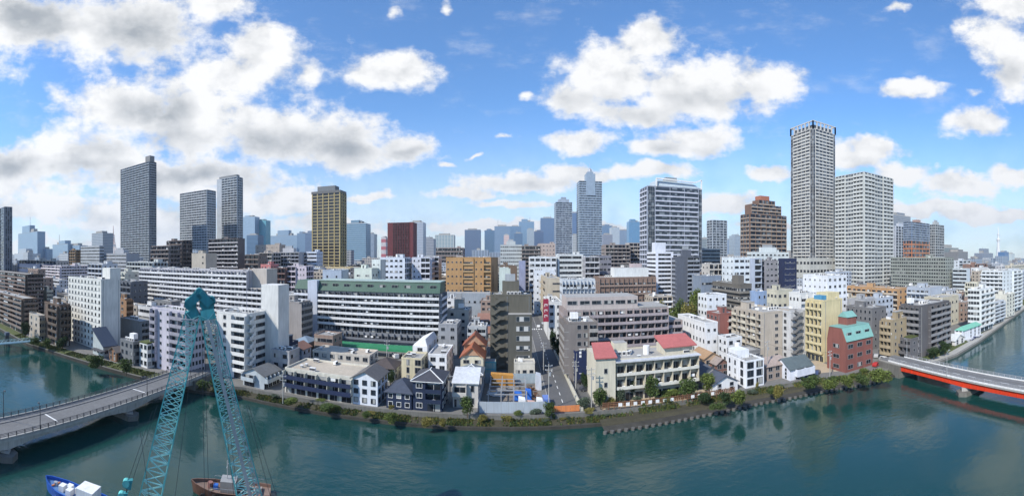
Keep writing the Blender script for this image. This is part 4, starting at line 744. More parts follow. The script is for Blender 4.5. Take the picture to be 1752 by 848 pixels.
addbox(t4, 'crown', -Wd / 2 + 6, Wd / 2 - 8, 3, D - 3, H, H + 9, cmat((.16, .17, .18)), STL); addbox(t4, 'top_band', -Wd / 2 - .6, Wd / 2 + .6, -.9, D, H - .5, H + 2.5, cmat((.14, .14, .14)))
B('podium', 'cream columned podium under the gold tower', 'podium', 531, 612, 0, 457, 4, (.5, .41, .24), 'win:12:2.6:2.4', 'blank', dep=14, d=470, ex='', gl=GLB)
t5, Wd, D, H = tower('dark red office tower with thin vertical ribs', 663, 707, 381, 22, 660, (.13, .035, .04), 'mix|.2 blank|.66 ring:10:.5:.2:p|.14 blank', 'blank', dep=26, par=(.10, .035, .04), gl=GLR, ex='mm', sh='the dark red tower', nm='office_tower')
t7, Wd, D, H = tower('wide tower with white ledges and a tilted white roof frame', 1108, 1201, 321, 23, 400, (.30, .33, .40), 'mix|.13 glz|.8 ring:3:1.3:.8|.07 glz', 'ring:3:1.4:1', xs=1096, par=(.5, .52, .60), sh='the wide tower')
mb = MB(); mb.hexa([(-Wd / 2 + 8, 1, H + 1), (Wd / 2, 1, H + 1), (Wd / 2, D, H + 1), (-Wd / 2 + 8, D, H + 1), (-Wd / 2 + 10, 3, H + 7), (Wd / 2 - 10, 3, H + 6), (Wd / 2 - 10, D, H + 6), (-Wd / 2 + 10, D, H + 7)], cmat((.4, .46, .5), .4), CON); obj('crown', mb, t7)
mb = MB(); mb.bar((-Wd / 2 + 9, 0, H + 8), (Wd / 2 - 8, 0, H + 6.5), 1.2, WHT); mb.bar((Wd / 2 - 8, 0, H + 6.5), (Wd / 2 - .6, 0, H + 9.5), 1.2, WHT); mb.bar((Wd / 2 - .6, 0, H), (Wd / 2 - .6, 0, H + 9.5), 1.2, WHT); mb.bar((-Wd / 2 + 9, 0, H), (-Wd / 2 + 9, 0, H + 8), 1.2, WHT); obj('roof_frame', mb, t7); addbox(t7, 'plant_room', -8, 4, 6, 14, H + 5, H + 11, cmat((.25, .27, .28)))
t8, Wd, D, H = tower('brown stepped residential tower with a reddish cap', 1283, 1345, 368, 19, 440, (.19, .125, .095), 'ring:7:1.3:1', 'ring:3:1.3:1', xs=1268, par=(.36, .29, .24), sh='the brown stepped tower')
for (a, b, z0_, z1_) in ((.06, .12, 0, 11), (.26, .3, 11, 16)):
    x0, x1 = -Wd / 2 + Wd * a, Wd / 2 - Wd * b; addbox(t8, 'setback', x0, x1, 2, D - 3, H + z0_, H + z1_, cmat((.17, .11, .085)))
    face(t8, 'ring:5:1.3:.8', x1 - x0, H + z0_, z1_ - z0_, max(1, int((z1_ - z0_) / 3.2)), (x0, 2, 0), 0, cmat((.19, .125, .095)), cmat((.36, .29, .24)), FRM, GLT, 0)
addbox(t8, 'cap', -8, 4, 4, 14, H + 16, H + 21, cmat((.36, .15, .1)))
t9, Wd, D, H = tower('tallest slim tower with glass corners above the yellow block', 1391, 1429, 225, 50, 430, (.5, .49, .47), 'mix|.1 glz|.8 ring:5:1.5:.5|.1 glz', 'mix|.12 glz|.76 ring:4:1.5:.5|.12 glz', xs=1353, par=(.52, .51, .48), sh='the tallest slim tower', gl=GLT)
mb = MB()
for (p_, q_) in (((-Wd / 2, 0), (Wd / 2, 0)), ((-Wd / 2, 0), (-Wd / 2, D)), ((Wd / 2, 0), (Wd / 2, D)), ((-Wd / 2, D), (Wd / 2, D))):
    mb.bar((p_[0], p_[1], H + 8), (q_[0], q_[1], H + 8), 1, cmat((.5, .49, .47)))
    for k in range(7):
        f_ = k / 6; x = p_[0] + (q_[0] - p_[0]) * f_; y = p_[1] + (q_[1] - p_[1]) * f_; mb.box(x - .6, x + .6, y - .6, y + .6, H, H + 8, cmat((.5, .49, .47)))
obj('roof_frame', mb, t9); addbox(t9, 'plant_room', -Wd / 2 + 3, Wd / 2 - 3, 3, D - 3, H, H + 5.5, cmat((.22, .23, .24)))
B('podium', 'pale gridded podium at the foot of the tallest slim tower', 'podium', 1386, 1430, 0, 442, 5, (.42, .42, .39), 'win:8:3:2.4', 'win:4:3:2.4', xs=1362, d=395, ex='', gl=GLB)
tower('broad white residential tower with closely stacked balconies', 1478, 1527, 300, 32, 390, (.46, .475, .46), 'mix|.34 ring:3:2.1:1.3|.3 ring:3:1.7:.3|.36 ring:3:2.1:1.3', 'mix|.36 ring:3:2.1:1.3|.3 ring:3:1.7:.3|.34 ring:3:2.1:1.3', xs=1430, par=(.48, .49, .47), ex='m', sh='the broad white tower')
tower('white columned tower behind the orange and blue tower', 1532, 1560, 388, 20, 640, (.45, .48, .53), 'ring:6:1:.4:p', 'ring:4:1:.4:p', xs=1523, par=(.4, .44, .5), ex='H')
t11, Wd, D, H = tower('orange and blue tower above the huge grey slab', 1560, 1590, 412, 11, 560, (.5, .19, .09), 'ring:5:1.4:.4', 'ring:3:1.4:.4', xs=1546, par=(.5, .21, .1), sh='the orange and blue tower')
addbox(t11, 'upper_tower', -Wd / 2, Wd / 2, 0, D, H, H + 25, cmat((.14, .2, .3)))
for s2 in (0, 1): face(t11, 'ring:5:1.2:.6', Wd if s2 == 0 else D, H, 25, 8, (-Wd / 2, 0, 0) if s2 == 0 else (-Wd / 2, D, 0), 0 if s2 == 0 else -pi / 2, cmat((.14, .2, .3)), cmat((.3, .36, .45)), FRM, GLT, 0)
addbox(t11, 'crown', -6, 4, 3, 10, H + 25, H + 29, cmat((.36, .24, .2)))
tower('plain grey tower beside the orange and blue tower', 1600, 1615, 385, 22, 620, (.36, .375, .38), 'ring:4:1.3:.6', 'ring:4:1.3:.6', xs=1588, par=(.36, .375, .38), ex='H', sh='the plain grey tower')
tower('dark ribbed tower at the picture edge beyond the channel', -42, 8, 363, 28, 520, (.2, .23, .28), 'ring:8:.6:.4:p', 'ring:3:.6:.4:p', dep=9, par=(.13, .16, .2), sh='the dark ribbed tower')
tower('thin pale tower between the wide tower and brown stepped tower', 1219, 1244, 377, 22, 820, (.36, .4, .44), 'ring:4:1.2:.6:p', 'ring:2:1.2:.6', dep=24, par=(.42, .46, .5))
t6, Wd, D, H = tower('tallest blue grey office tower with a domed spire in the centre', 991, 1030, 310, 40, 900, (.25, .32, .40), 'ring:8:2.3:.3', 'ring:4:2.3:.3', dep=34, par=(.29, .36, .44), sh='the spired tower', nm='office_tower')
addbox(t6, 'upper_tower', -Wd * .2, Wd * .2, -1.2, 20, H * .85, H + 17, cmat((.27, .34, .42))); addbox(t6, 'crown', -Wd * .13, Wd * .13, 4, 16, H + 17, H + 22, cmat((.25, .31, .38)))
mb = MB(); mb.tube((0, 10, H + 22), (0, 10, H + 28), 4.6, STL, 12, 3.8); mb.tube((0, 10, H + 28), (0, 10, H + 32), 3.8, STL, 12, .5); mb.tube((0, 10, H + 32), (0, 10, H + 42), .35, STL, 6); obj('spire', mb, t6)
t6b, Wd, D, H = tower('smaller stepped blue grey tower beside the spired tower', 951, 979, 346, 34, 900, (.3, .35, .42), 'ring:5:1.6:.4', 'ring:3:1.6:.4', dep=30, par=(.34, .39, .46), nm='office_tower', sh='the smaller stepped tower')
addbox(t6b, 'upper_tower', -Wd * .32, Wd * .32, 2, 24, H, H + 7, cmat((.3, .35, .42))); addbox(t6b, 'crown', -Wd * .15, Wd * .15, 4, 18, H + 7, H + 12, cmat((.26, .3, .36)))
# ================= far skyline: plain distant slabs =================
FARN = 0
def farb(lab, xl, xr, yt, d, ca, cb, pz=3.8, pu=0, fr=.45, dep=30, nm='distant_tower', cap=None):
    global FARN
    a = az((xl + xr) / 2); yf = d * cos(a); X0, X1 = yf * tan(az(xl)), yf * tan(az(xr)); H = ZT(yt, d); FARN += 1
    m = curtain('cladding_%02d' % FARN, ca, cb, pz, pu, fr)
    r = thing(nm, lab, 'tower', ((X0 + X1) / 2, yf, 0)); W = X1 - X0; mb = MB(); mb.box(-W / 2, W / 2, 0, dep, 0, H, m); obj('wall', mb, r)
    k = random.Random(FARN); mb = MB(); mb.box(-W * .3, W * .25, dep * .2, dep * .7, H, H + 3 + W * .05, CON); mb.box(-W / 2, W / 2, 0, .8, H, H + 1, CON)
    if k.random() < .5: q_ = k.uniform(.1, .35); mb.box(-W * q_, W * (.4 - q_), dep * .1, dep * .8, H, H + 2 + W * k.uniform(.05, .16), m)
    if k.random() < .4: mx_ = k.uniform(-W * .3, W * .3); mb.tube((mx_, dep * .4, H), (mx_, dep * .4, H + W * k.uniform(.2, .45)), .7, STL, 5)
    obj('roof', mb, r)
    reserve(X0, X1, yf, yf + dep); return r
bl, bd, gy, pg = (.30, .40, .50), (.10, .17, .26), (.36, .38, .41), (.5, .52, .54)
farb('pale blue glass slab far beyond the pinkish slab, with lower wing', 31, 64, 398, 1500, bl, (.16, .26, .36)); farb('lower blue wing joined to the pale blue glass slab', 62, 80, 426, 1450, bl, (.16, .26, .36))
farb('small pale cluster block under the blue glass slab', 24, 54, 434, 1300, pg, (.3, .36, .42)); farb('low pale blue glass block with a stepped top', 90, 116, 418, 1300, bl, (.2, .3, .38)); farb('blue glass block behind the brown and orange flats', 114, 136, 420, 1250, bl, (.18, .27, .36))
farb('grey office slab rising behind the grey ribbed office', 157, 176, 399, 1000, gy, (.18, .22, .26)); farb('small hazy block near the needle tower base', 200, 212, 428, 1600, pg, bl)
farb('tall pale blue glass tower behind the taller pale tower', 414, 436, 371, 1500, bl, (.24, .33, .42), 4.2); farb('teal glass tower with a small cap', 438, 455, 377, 1500, (.14, .34, .40), (.08, .28, .34), 4, 6, .3); farb('navy glass block before the pale blue and teal towers', 422, 441, 402, 1200, (.12, .2, .3), (.06, .11, .18))
farb('long pale glass wall of offices behind the columned flats', 462, 510, 403, 1600, bl, (.22, .31, .41)); farb('stepped glass offices joining the long pale glass wall', 508, 522, 399, 1500, (.22, .3, .4), bd); farb('dark blue slab next to the gold tower', 522, 537, 398, 1200, (.16, .22, .31), (.08, .12, .2))
farb('blue glass office with white bands beside the gold tower', 592, 626, 382, 880, (.32, .42, .5), (.07, .15, .22), 4.4); farb('grey block behind the blue glass office', 624, 640, 400, 1300, gy, bd); farb('slim red and white tower beside the dark red tower', 652, 660, 406, 1100, (.4, .13, .15), (.5, .45, .45), 20)
farb('pale grey slab hidden half behind the dark red tower', 700, 724, 380, 900, (.4, .43, .47), (.28, .32, .38), 3.6); farb('small grey block after the pale grey slab', 724, 742, 408, 1000, gy, (.2, .22, .26)); farb('pale block with glass face over the brownish flats', 744, 777, 402, 1500, (.44, .46, .44), (.15, .25, .3), 5, 11)
farb('dark blue slab standing alone over the orange block', 795, 822, 393, 1700, (.14, .19, .28), (.09, .13, .2)); farb('blue block with teal edge beside the lone dark slab', 829, 846, 394, 1800, (.13, .22, .32), bd); farb('pale blue tower with striped flank before the street axis', 846, 873, 387, 1700, (.26, .33, .42), (.12, .2, .3)); farb('small white and red striped block under the striped flank', 862, 871, 402, 1300, (.6, .55, .52), (.5, .3, .28), 6)
farb('blue glass tower over the pale grid office', 872, 892, 387, 1900, (.2, .3, .42), bd); farb('light blue slab with flat top over the white framed office', 888, 914, 379, 2000, (.24, .35, .47), (.15, .25, .36)); farb('small dark blue block beneath the light blue slab', 880, 894, 399, 1400, (.12, .18, .27), bd)
farb('grey white block with glass flank near the street axis', 902, 914, 392, 1500, (.45, .48, .5), (.2, .27, .33)); farb('deep blue low block before the smaller stepped tower', 912, 930, 396, 1600, (.12, .18, .28), (.08, .12, .2)); farb('tall deep blue slab beside the smaller stepped tower', 925, 950, 373, 1900, (.15, .22, .33), (.1, .16, .26))
farb('mid blue slab between the spired tower and its neighbour', 977, 993, 364, 1500, (.14, .21, .34), (.1, .16, .27)); farb('thin white block between the spired tower and its neighbour', 980, 990, 402, 1000, (.5, .53, .55), (.33, .37, .41)); farb('dull blue block behind the spired tower', 1028, 1048, 386, 2000, (.2, .28, .4), bd); farb('grey stone block just past the spired tower', 1032, 1048, 401, 1300, (.3, .32, .37), (.18, .2, .25)); farb('white sail shaped block behind the mauve brown flats', 1046, 1060, 389, 1500, (.46, .5, .53), (.33, .38, .43)); farb('wide blue block behind the beige tall flats', 1058, 1078, 394, 1700, (.26, .33, .42), (.17, .23, .32)); farb('bright blue glass tower beside the wide tower', 1076, 1097, 379, 1500, (.16, .3, .45), (.1, .22, .36))
farb('grey green tower beside the wide tower on its street side', 1199, 1216, 409, 1000, (.3, .35, .36), (.17, .2, .22)); farb('dark slim block near the thin pale tower', 1206, 1217, 408, 1100, (.16, .18, .22), bd); farb('small blue block with a pointed top near the brown stepped tower', 1244, 1256, 410, 1500, (.3, .36, .45), (.16, .23, .33)); farb('grey blue slab touching the brown stepped tower', 1257, 1269, 403, 1100, (.34, .4, .45), (.24, .29, .34))
farb('tall grey slab between the broad tower and orange and blue tower', 1527, 1558, 369, 760, (.3, .32, .35), (.18, .2, .23), 3.3); farb('grey green stepped office after the plain grey tower', 1610, 1640, 424, 800, (.26, .3, .3), (.13, .16, .17)); farb('brown grey slab beside the grey green stepped office', 1640, 1656, 431, 760, (.24, .24, .25), (.14, .15, .16))
farb('grey low slab beside the slim white needle tower', 1680, 1699, 433, 1500, (.25, .28, .34), (.14, .17, .22)); farb('small blue tower after the slim white needle tower', 1719, 1726, 431, 1700, (.1, .2, .36), (.08, .15, .28)); farb('tiny pale tower near the picture edge', 1731, 1736, 434, 1900, (.5, .56, .55), (.4, .46, .48))
# lattice broadcast tower and the slim white needle tower
dt = 4300; q = P(194, dt); lt = thing('broadcast_tower', 'far lattice needle tower between the ribbed office and dark tower', 'tower', q); RW = cmat((.42, .2, .16)); mb = MB()
Ht = ZT(386, dt)
for k in range(12):
    z0_, z1_ = Ht * .75 * (k / 12), Ht * .75 * ((k + 1) / 12); w0, w1 = 42 * (1 - k / 12) ** 1.6 + 6, 42 * (1 - (k + 1) / 12) ** 1.6 + 6
    for sx in (-1, 1):
        for sy in (-1, 1):
            mb.bar((sx * w0, sy * w0, z0_), (sx * w1, sy * w1, z1_), 4, RW); mb.bar((sx * w0, sy * w0, z0_), (-sx * w1, sy * w1, z1_), 2.5, RW)
obj('lattice', mb, lt); mb = MB(); mb.box(-16, 16, -16, 16, Ht * .42, Ht * .47, WHT); obj('observation_deck', mb, lt); mb = MB(); mb.box(-9, 9, -9, 9, Ht * .68, Ht * .71, WHT); obj('upper_deck', mb, lt); mb = MB(); mb.tube((0, 0, Ht * .74), (0, 0, Ht), 5, RW, 6, 2); obj('mast', mb, lt)
dt = 7800; q = P(1708, dt); st = thing('broadcast_tower', 'slim white needle tower with two round decks near the picture edge', 'tower', q); Ht = ZT(387, dt)
mb = MB(); mb.tube((0, 0, 0), (0, 0, Ht * .58), 46, WHT, 12, 20); mb.tube((0, 0, Ht * .58), (0, 0, Ht * .8), 20, WHT, 12, 14); obj('shaft', mb, st)
mb = MB(); mb.tube((0, 0, Ht * .54), (0, 0, Ht * .6), 24, WHT, 14, 36); mb.tube((0, 0, Ht * .6), (0, 0, Ht * .63), 36, WHT, 14, 30); obj('observation_deck', mb, st); mb = MB(); mb.tube((0, 0, Ht * .72), (0, 0, Ht * .76), 18, WHT, 12, 26); obj('upper_deck', mb, st); mb = MB(); mb.tube((0, 0, Ht * .8), (0, 0, Ht), 10, WHT, 8, 3); obj('mast', mb, st)
# ================= bridges =================
def bridge(lab, loc, rz, L, w, zd, gcol, parcol, piers, haunch, name='road_bridge', kerbcol=CON, gd_=1.3, dash=True):
    r = thing(name, lab, 'bridge', loc, rz); mb = MB(); mb.box(-w / 2, w / 2, -L, 8, zd - .5, zd, gcol if dash is False else CON, mat('bridge_asphalt', (.155, .155, .155), .9, .3, .6, streak=False)); obj('deck', mb, r)
    for sx in (-1, 1):
        mb = MB(); x = sx * (w / 2 - .8); ys = [-L + L * k / 48 for k in range(49)]
        def dep(y):
            m_ = min([abs(y + p) for p in piers] + [abs(y)]); return gd_ + haunch * max(0, 1 - m_ / 11.0) ** 1.6
        for a, b in zip(ys, ys[1:]):
            mb.hexa([(x - .35, a, zd - .5 - dep(a)), (x + .35, a, zd - .5 - dep(a)), (x + .35, b, zd - .5 - dep(b)), (x - .35, b, zd - .5 - dep(b)), (x - .35, a, zd - .5), (x + .35, a, zd - .5), (x + .35, b, zd - .5), (x - .35, b, zd - .5)], gcol)
            mb.box(x + sx * .35, x + sx * .5, a - .06, a + .06, zd - .5 - dep(a), zd - .5, gcol)
        obj('girder', mb, r)
        mb = MB(); xs_ = sx * (w / 2 - .12); mb.box(xs_ - .15, xs_ + .15, -L, 3, zd, zd + .45, kerbcol); obj('kerb', mb, r)
        mb = MB(); k = 0
        for z in (zd + .75, zd + 1.05, zd + 1.32): mb.box(xs_ - .05, xs_ + .05, -L, 3, z, z + .08, parcol)
        y = -L
        while y < 3: mb.box(xs_ - .08, xs_ + .08, y, y + .16, zd + .45, zd + 1.4, parcol); y += 2.0
        obj('railing', mb, r)
        addbox(r, 'footway', sx * (w / 2 - 1.3) - 1.0, sx * (w / 2 - 1.3) + 1.0, -L, 8, zd + .004, zd + .15, mat('footway_paving', (.17, .17, .17)))
    mb = MB(); y = -L + 2
    while dash and y < 6: mb.box(-.08, .08, y, y + 3, zd + .004, zd + .008, PNT); y += 6
    for y in (() if dash else (-22, -52)): mb.box(-w / 2 + 2.4, w / 2 - 2.4, y, y + .4, zd + .004, zd + .008, PNT)
    obj('road_marking', mb, r)
    for p in piers:
        mb = MB(); mb.prism([(-w / 2 + 1, -p - 1.2), (0, -p - 1.5), (w / 2 - 1, -p - 1.2), (w / 2 + .4, -p), (w / 2 - 1, -p + 1.2), (0, -p + 1.5), (-w / 2 + 1, -p + 1.2), (-w / 2 - .4, -p)], WZ - 2, zd - .6 - gd_ - haunch * .9, CON)
        mb.prism([(-w / 2 - .6, -p - 2), (w / 2 + .6, -p - 2), (w / 2 + 2, -p), (w / 2 + .6, -p + 2), (-w / 2 - .6, -p + 2), (-w / 2 - 2, -p)], WZ - 2, WZ + 1.3, DCON); obj('pier', mb, r)
    addbox(r, 'abutment', -w / 2 - .6, w / 2 + .6, -3, 8.1, WZ - 1, zd - .52, DCON)
    return r
LBR = bridge('grey concrete road bridge with arched girders beside the lattice crane', (-95.0, 93.0, 0), .144, 150, 10.2, 2.0, mat('pale_bridge_concrete', (.42, .41, .38), var=.3), DGR, [30, 66, 102], 1.2, gd_=.75, dash=False)
RBR = bridge('road bridge with bright red girders and white kerbs', (120.6, 85.5, 0), -.1655, 130, 8.4, 2.6, cmat((.66, .055, .02), .45, .12), cmat((.33, .33, .34)), [30, 70], .3, kerbcol=WHT, gd_=1.65)
def lamp(lab, x, y, z, h, m, arm, grp=None):
    r = thing('street_lamp', lab, 'street lamp', (x, y, z), 0, grp); mb = MB(); mb.tube((0, 0, 0), (0, 0, h), .11, m, 6, .07); obj('pole', mb, r)
    mb = MB(); mb.bar((0, 0, h), (arm, 0, h + .35), .09, m); obj('arm', mb, r); mb = MB(); mb.box(arm - .1 * (1 if arm > 0 else -1) - .35, arm + .35, -.16, .16, h + .3, h + .48, m); obj('lamp_head', mb, r)
def onbridge(loc, rz, x, y): return loc[0] + x * cos(rz) - y * sin(rz), loc[1] + x * sin(rz) + y * cos(rz)
x, y = onbridge((120.6, 85.5), -.1655, -4.3, -24); lamp('tall curved street lamp midway along the red girder bridge', x, y, 2.6, 7.5, STL, 1.6)
x, y = onbridge((120.6, 85.5), -.1655, 4.4, 2); lamp('street lamp where the red girder bridge meets the bank', x, y, 2.6, 7, STL, -1.4)
x, y = onbridge((124.2, 95), -.1655, -7.5, 10); lamp('street lamp before the red brick building at the bridge road', x, y, 0, 8, STL, 1.2)
x, y = onbridge((-95, 93), .144, 4.9, -58); lamp('dark lamp post on the near rail of the concrete bridge', x, y, 2.0, 5.5, DGR, -.9)
x, y = onbridge((-95, 93), .144, -4.9, -62); lamp('dark lamp post on the far rail of the concrete bridge', x, y, 2.0, 6.5, DGR, .9)
x, y = onbridge((-95, 93), .144, 4.9, -24); lamp('dark lamp post over the first pier of the concrete bridge', x, y, 2.0, 5, DGR, -.9)
# aqua pipe bridge at far left with its gate tower
pb = thing('footbridge', 'thin pale aqua pipe bridge crossing the river at the side channel', 'footbridge', (-176, 77, 0), .03); AQ = cmat((.42, .58, .62), .5); mb = MB()
for x in (-1, 1): mb.tube((x, -70, 1.0), (x, 1, 1.0), .3, AQ, 8); mb.bar((x, -70, 2.4), (x, 1, 2.4), .1, AQ)
for k in range(36): mb.bar((-1, -70 + 2 * k, 1), (-1, -69 + 2 * k, 2.4), .1, AQ); mb.bar((1, -69 + 2 * k, 2.4), (1, -68 + 2 * k, 1), .1, AQ); mb.bar((-1, -70 + 2 * k, 1), (1, -70 + 2 * k, 1), .12, AQ)
obj('truss', mb, pb); mb = MB(); mb.box(-1.2, 1.2, -34, -32, WZ - 1, .8, DCON); obj('pier', mb, pb)
q = G(12, 592, WZ); gt = thing('dolphin', 'dark timber mooring dolphin standing in the water by the pipe bridge', 'dolphin', (q.x, q.y, WZ)); mb = MB()
for k in range(6): mb.tube((1.6 * cos(k), 1.6 * sin(k), -1), (.7 * cos(k), .7 * sin(k), 5.5), .25, DGR, 6)
obj('piles', mb, gt); addbox(gt, 'cap', -1, 1, -1, 1, 5.3, 6.6, cmat((.08, .1, .14)))
# ================= floating crane =================
cd = 62.0; q = P(343, cd); fc_ = thing('floating_crane', 'tall turquoise lattice sheerlegs crane standing over the river', 'crane', (q.x, q.y, 0), -az(343))
TQ = mat('turquoise_paint', (.12, .47, .45), .5, .35, .8); TQD = mat('dark_turquoise_paint', (.03, .22, .25), .5, .3, .8); ROPE = mat('steel_rope', (.06, .06, .065), .6)
k7 = cd / FP
def cp(px, py, y=0.0): return Vector(((px - 343) * k7, y, ZT(py, cd)))
def lattice(foot, top, w0, w1, n, m1, m2):
    mb = MB(); ax = (top - foot).normalized(); sx = Vector((ax.z, 0, -ax.x)).normalized(); sy = Vector((0, 1, 0))
    def corner(t, i, j):
        w = w0 + (w1 - w0) * t; return foot + (top - foot) * t + sx * (i * w / 2) + sy * (j * w / 2)
    ij = [(-1, -1), (1, -1), (1, 1), (-1, 1)]
    for (i, j) in ij: mb.bar(corner(0, i, j), corner(1, i, j), .17, m1)
    for s in range(n):
        a, b = s / n, (s + 1) / n
        for e in range(4):
            c, d = ij[e], ij[(e + 1) % 4]
            if s % 2: c, d = d, c
            mb.bar(corner(a, *c), corner(b, *d), .10, m2)
            if e % 2 == 0: mb.bar(corner(a, *d), corner(b, *c), .08, m2)
            mb.bar(corner(a, *c), corner(a, *d), .09, m2)
    return mb
fl, fr_ = cp(247, 895), cp(437, 895); tl, tr = cp(330, 535), cp(354, 535)
LTQ = mat('turquoise_paint_highlight', (.32, .66, .62), .5, .25, .8)  # leg bracing paler than the chords: bright highlights put into its colour
obj('leg', lattice(fl, tl, 3.4, 2.2, 19, TQ, LTQ), fc_); obj('leg', lattice(fr_, tr, 3.9, 2.2, 19, TQ, LTQ), fc_)
mb = MB(); mb.bar(cp(354, 545, -1.6), cp(440, 895, -2.3), .5, STL); mb.bar(cp(362, 545, -1.6), cp(452, 895, -2.3), .12, STL); mb.bar(cp(366, 545, -1.6), cp(458, 895, -2.3), .12, STL)
for k in range(40):
    t = k / 40; mb.bar(cp(362 + 90 * t, 545 + 350 * t, -1.6 - .7 * t), cp(366 + 92 * t, 545 + 350 * t, -1.6 - .7 * t), .08, STL)
obj('ladder', mb, fc_)
mb = MB()
for (x0, y0, x1, y1, w) in ((322, 520, 341, 502, 2.2), (341, 500, 360, 520, 2.2)):
    a, b = cp(x0, y0), cp(x1, y1); mb.bar(a - Vector((0, 1.2, 0)), b - Vector((0, 1.2, 0)), .5, TQD, 1.3); mb.bar(a + Vector((0, 1.2, 0)), b + Vector((0, 1.2, 0)), .5, TQD, 1.3); mb.bar(a, b, 1.0, TQ, .9)
for (x, y, rr) in ((326, 519, .95), (354, 518, 1.15), (341, 499, .6), (362, 513, .6)):
    c = cp(x, y); mb.tube(c - Vector((0, 1.0, 0)), c + Vector((0, 1.0, 0)), rr, TQ if rr > 1.3 else TQD, 14)
mb.bar(cp(326, 530, 0), cp(334, 545, 0), 1.9, TQD); mb.bar(cp(354, 528, 0), cp(357, 545, 0), 2.1, TQ); obj('head', mb, fc_)
mb = MB(); mb.box((322 - 343) * k7 - 1, (322 - 343) * k7 + 1, -1.9, -1.6, ZT(545, cd), ZT(543, cd), STL); obj('walkway', mb, fc_)
for (a, b) in (((345, 540), (350, 852)), ((349, 540), (357, 852)), ((338, 540), (298, 860)), ((368, 560), (400, 852)), ((371, 560), (407, 852)), ((262, 700), (222, 815)), ((270, 690), (228, 818)), ((420, 690), (470, 880)), ((424, 690), (482, 880)), ((240, 730), (262, 860))):
    mb = MB(); mb.bar(cp(*a, -1), cp(*b, -2.5), .06, ROPE); obj('cable', mb, fc_)
for (x, y) in ((222, 816), (214, 838), (297, 856)):
    mb = MB(); c = cp(x, y, -2.5); mb.hexa([c + Vector(v) for v in ((-.7, -.35, -.5), (.5, -.35, -.9), (.5, .35, -.9), (-.7, .35, -.5), (-.5, -.35, .3), (.8, -.35, .6), (.8, .35, .6), (-.5, .35, .3))], TQD)
    mb.tube(c + Vector((-.2, -.4, 0)), c + Vector((-.2, .4, 0)), .55, TQ, 10); mb.bar(c + Vector((0, 0, -.6)), c + Vector((-.2, 0, -1.6)), .22, DGR); obj('hook_block', mb, fc_)
mb = MB(); mb.hexa([(-16, -14, WZ - 1), (16, -14, WZ - 1), (16, 5, WZ - 1), (-16, 5, WZ - 1), (-16, -14, -.9), (16, -14, -.9), (16, 5.5, -.9), (-16, 5.5, -.9)], DGR, cmat((.25, .2, .16))); obj('barge', mb, fc_)
for f_, n_ in ((fl, 0), (fr_, 1)): addbox(fc_, 'leg_foot', f_.x - 1.8, f_.x + 1.8, -1.8, 1.8, -.9, f_.z + .4, TQD)
# ================= boats =================
def hull(L, B, zs, z0, m, rim, deck):
    mb = MB(); N = 14; rows = []
    for k in range(N + 1):
        t = k / N; w = B / 2 * (min(1, (1 - t) * 3.2) ** .55 if t > .68 else (.82 + .18 * min(1, t / .15))); x = -L / 2 + L * t; sh = zs + .9 * max(0, t - .5) ** 2 * 3
        if k == N: w = .12
        rows.append([(x - (.5 * t), -w * .75, z0), (x, -w, sh), (x, -w + .18, sh), (x, -w + .2, sh - .55), (x, w - .2, sh - .55), (x, w - .18, sh), (x, w, sh), (x - (.5 * t), w * .75, z0)])
    for a, b in zip(rows, rows[1:]):
        for j in range(7): mb.poly([a[j], b[j], b[j + 1], a[j + 1]], [m, rim, rim, deck, rim, rim, m][j])
    mb.poly(rows[0], m); return mb
q = G(394, 838, WZ + 1); tg = thing('tugboat', 'rusty brown workboat with tyre fenders between the crane legs', 'boat', (q.x, q.y, WZ), -az(394) + pi - .16)
RST = mat('rusty_hull', (.10, .05, .035), .8, .5, 1.2); obj('hull', hull(14.2, 4.4, 1.5, -.8, RST, cmat((.2, .12, .09)), cmat((.22, .16, .13))), tg)
addbox(tg, 'wheelhouse', -1.2, 1.6, -1.2, 1.2, .9, 3.0, cmat((.3, .27, .25)), cmat((.3, .3, .3))); addbox(tg, 'window', 1.6, 1.66, -1, 1, 2.0, 2.7, GL); addbox(tg, 'funnel', -2.4, -1.7, -.4, .4, .9, 3.0, RST); addbox(tg, 'blue_drum', 2.2, 3.0, -.4, .4, .9, 1.8, BLU)
mb = MB()
for k in range(5): mb.bar((-5.5 + k, -1.2, 1.2), (-5.1 + k, 1.3, 1.5), .25, cmat((.35, .3, .27)))
obj('deck_gear', mb, tg); mb = MB(); mb.tube((3.6, 0, .9), (3.6, 0, 2.1), .5, cmat((.25, .12, .1)), 10); obj('winch', mb, tg); mb = MB(); mb.tube((.5, 0, 3), (.5, 0, 6.2), .08, STL, 5); mb.bar((.5, -.9, 5.3), (.5, .9, 5.3), .07, STL); obj('mast', mb, tg)
rr_ = random.Random(5)
for k in range(9):
    mb = MB(); x, y = rr_.uniform(-6, 5), rr_.uniform(-1.4, 1.4)
    if rr_.random() < .5: mb.tube((x, y, .9), (x, y, 1.2), rr_.uniform(.25, .45), cmat(rr_.choice(((.3, .25, .18), (.12, .12, .12), (.3, .1, .05)))), 10); obj('rope_coil', mb, tg)
    else: mb.box(x - .35, x + .35, y - .25, y + .25, .9, rr_.uniform(1.2, 1.7), cmat(rr_.choice(((.35, .33, .3), (.12, .14, .16), (.3, .14, .06), (.5, .48, .42))))); obj('deck_crate', mb, tg)
mb = MB()
for s in (-1, 1):
    for k in range(7): mb.bar((-5.8 + k * 1.5, s * 2.05, 1.5), (-5.8 + k * 1.5, s * 2.05, 2.2), .06, STL)
    mb.bar((-5.8, s * 2.05, 2.2), (3.2, s * 2.05, 2.2), .06, STL)
obj('railing', mb, tg)
for k in range(6):
    for s in (-1, 1):
        mb = MB(); x = -5.5 + k * 2.0; mb.tube((x, s * 2.05, .7), (x, s * 2.4, .7), .48, BLK, 10); obj('tyre_fender', mb, tg)
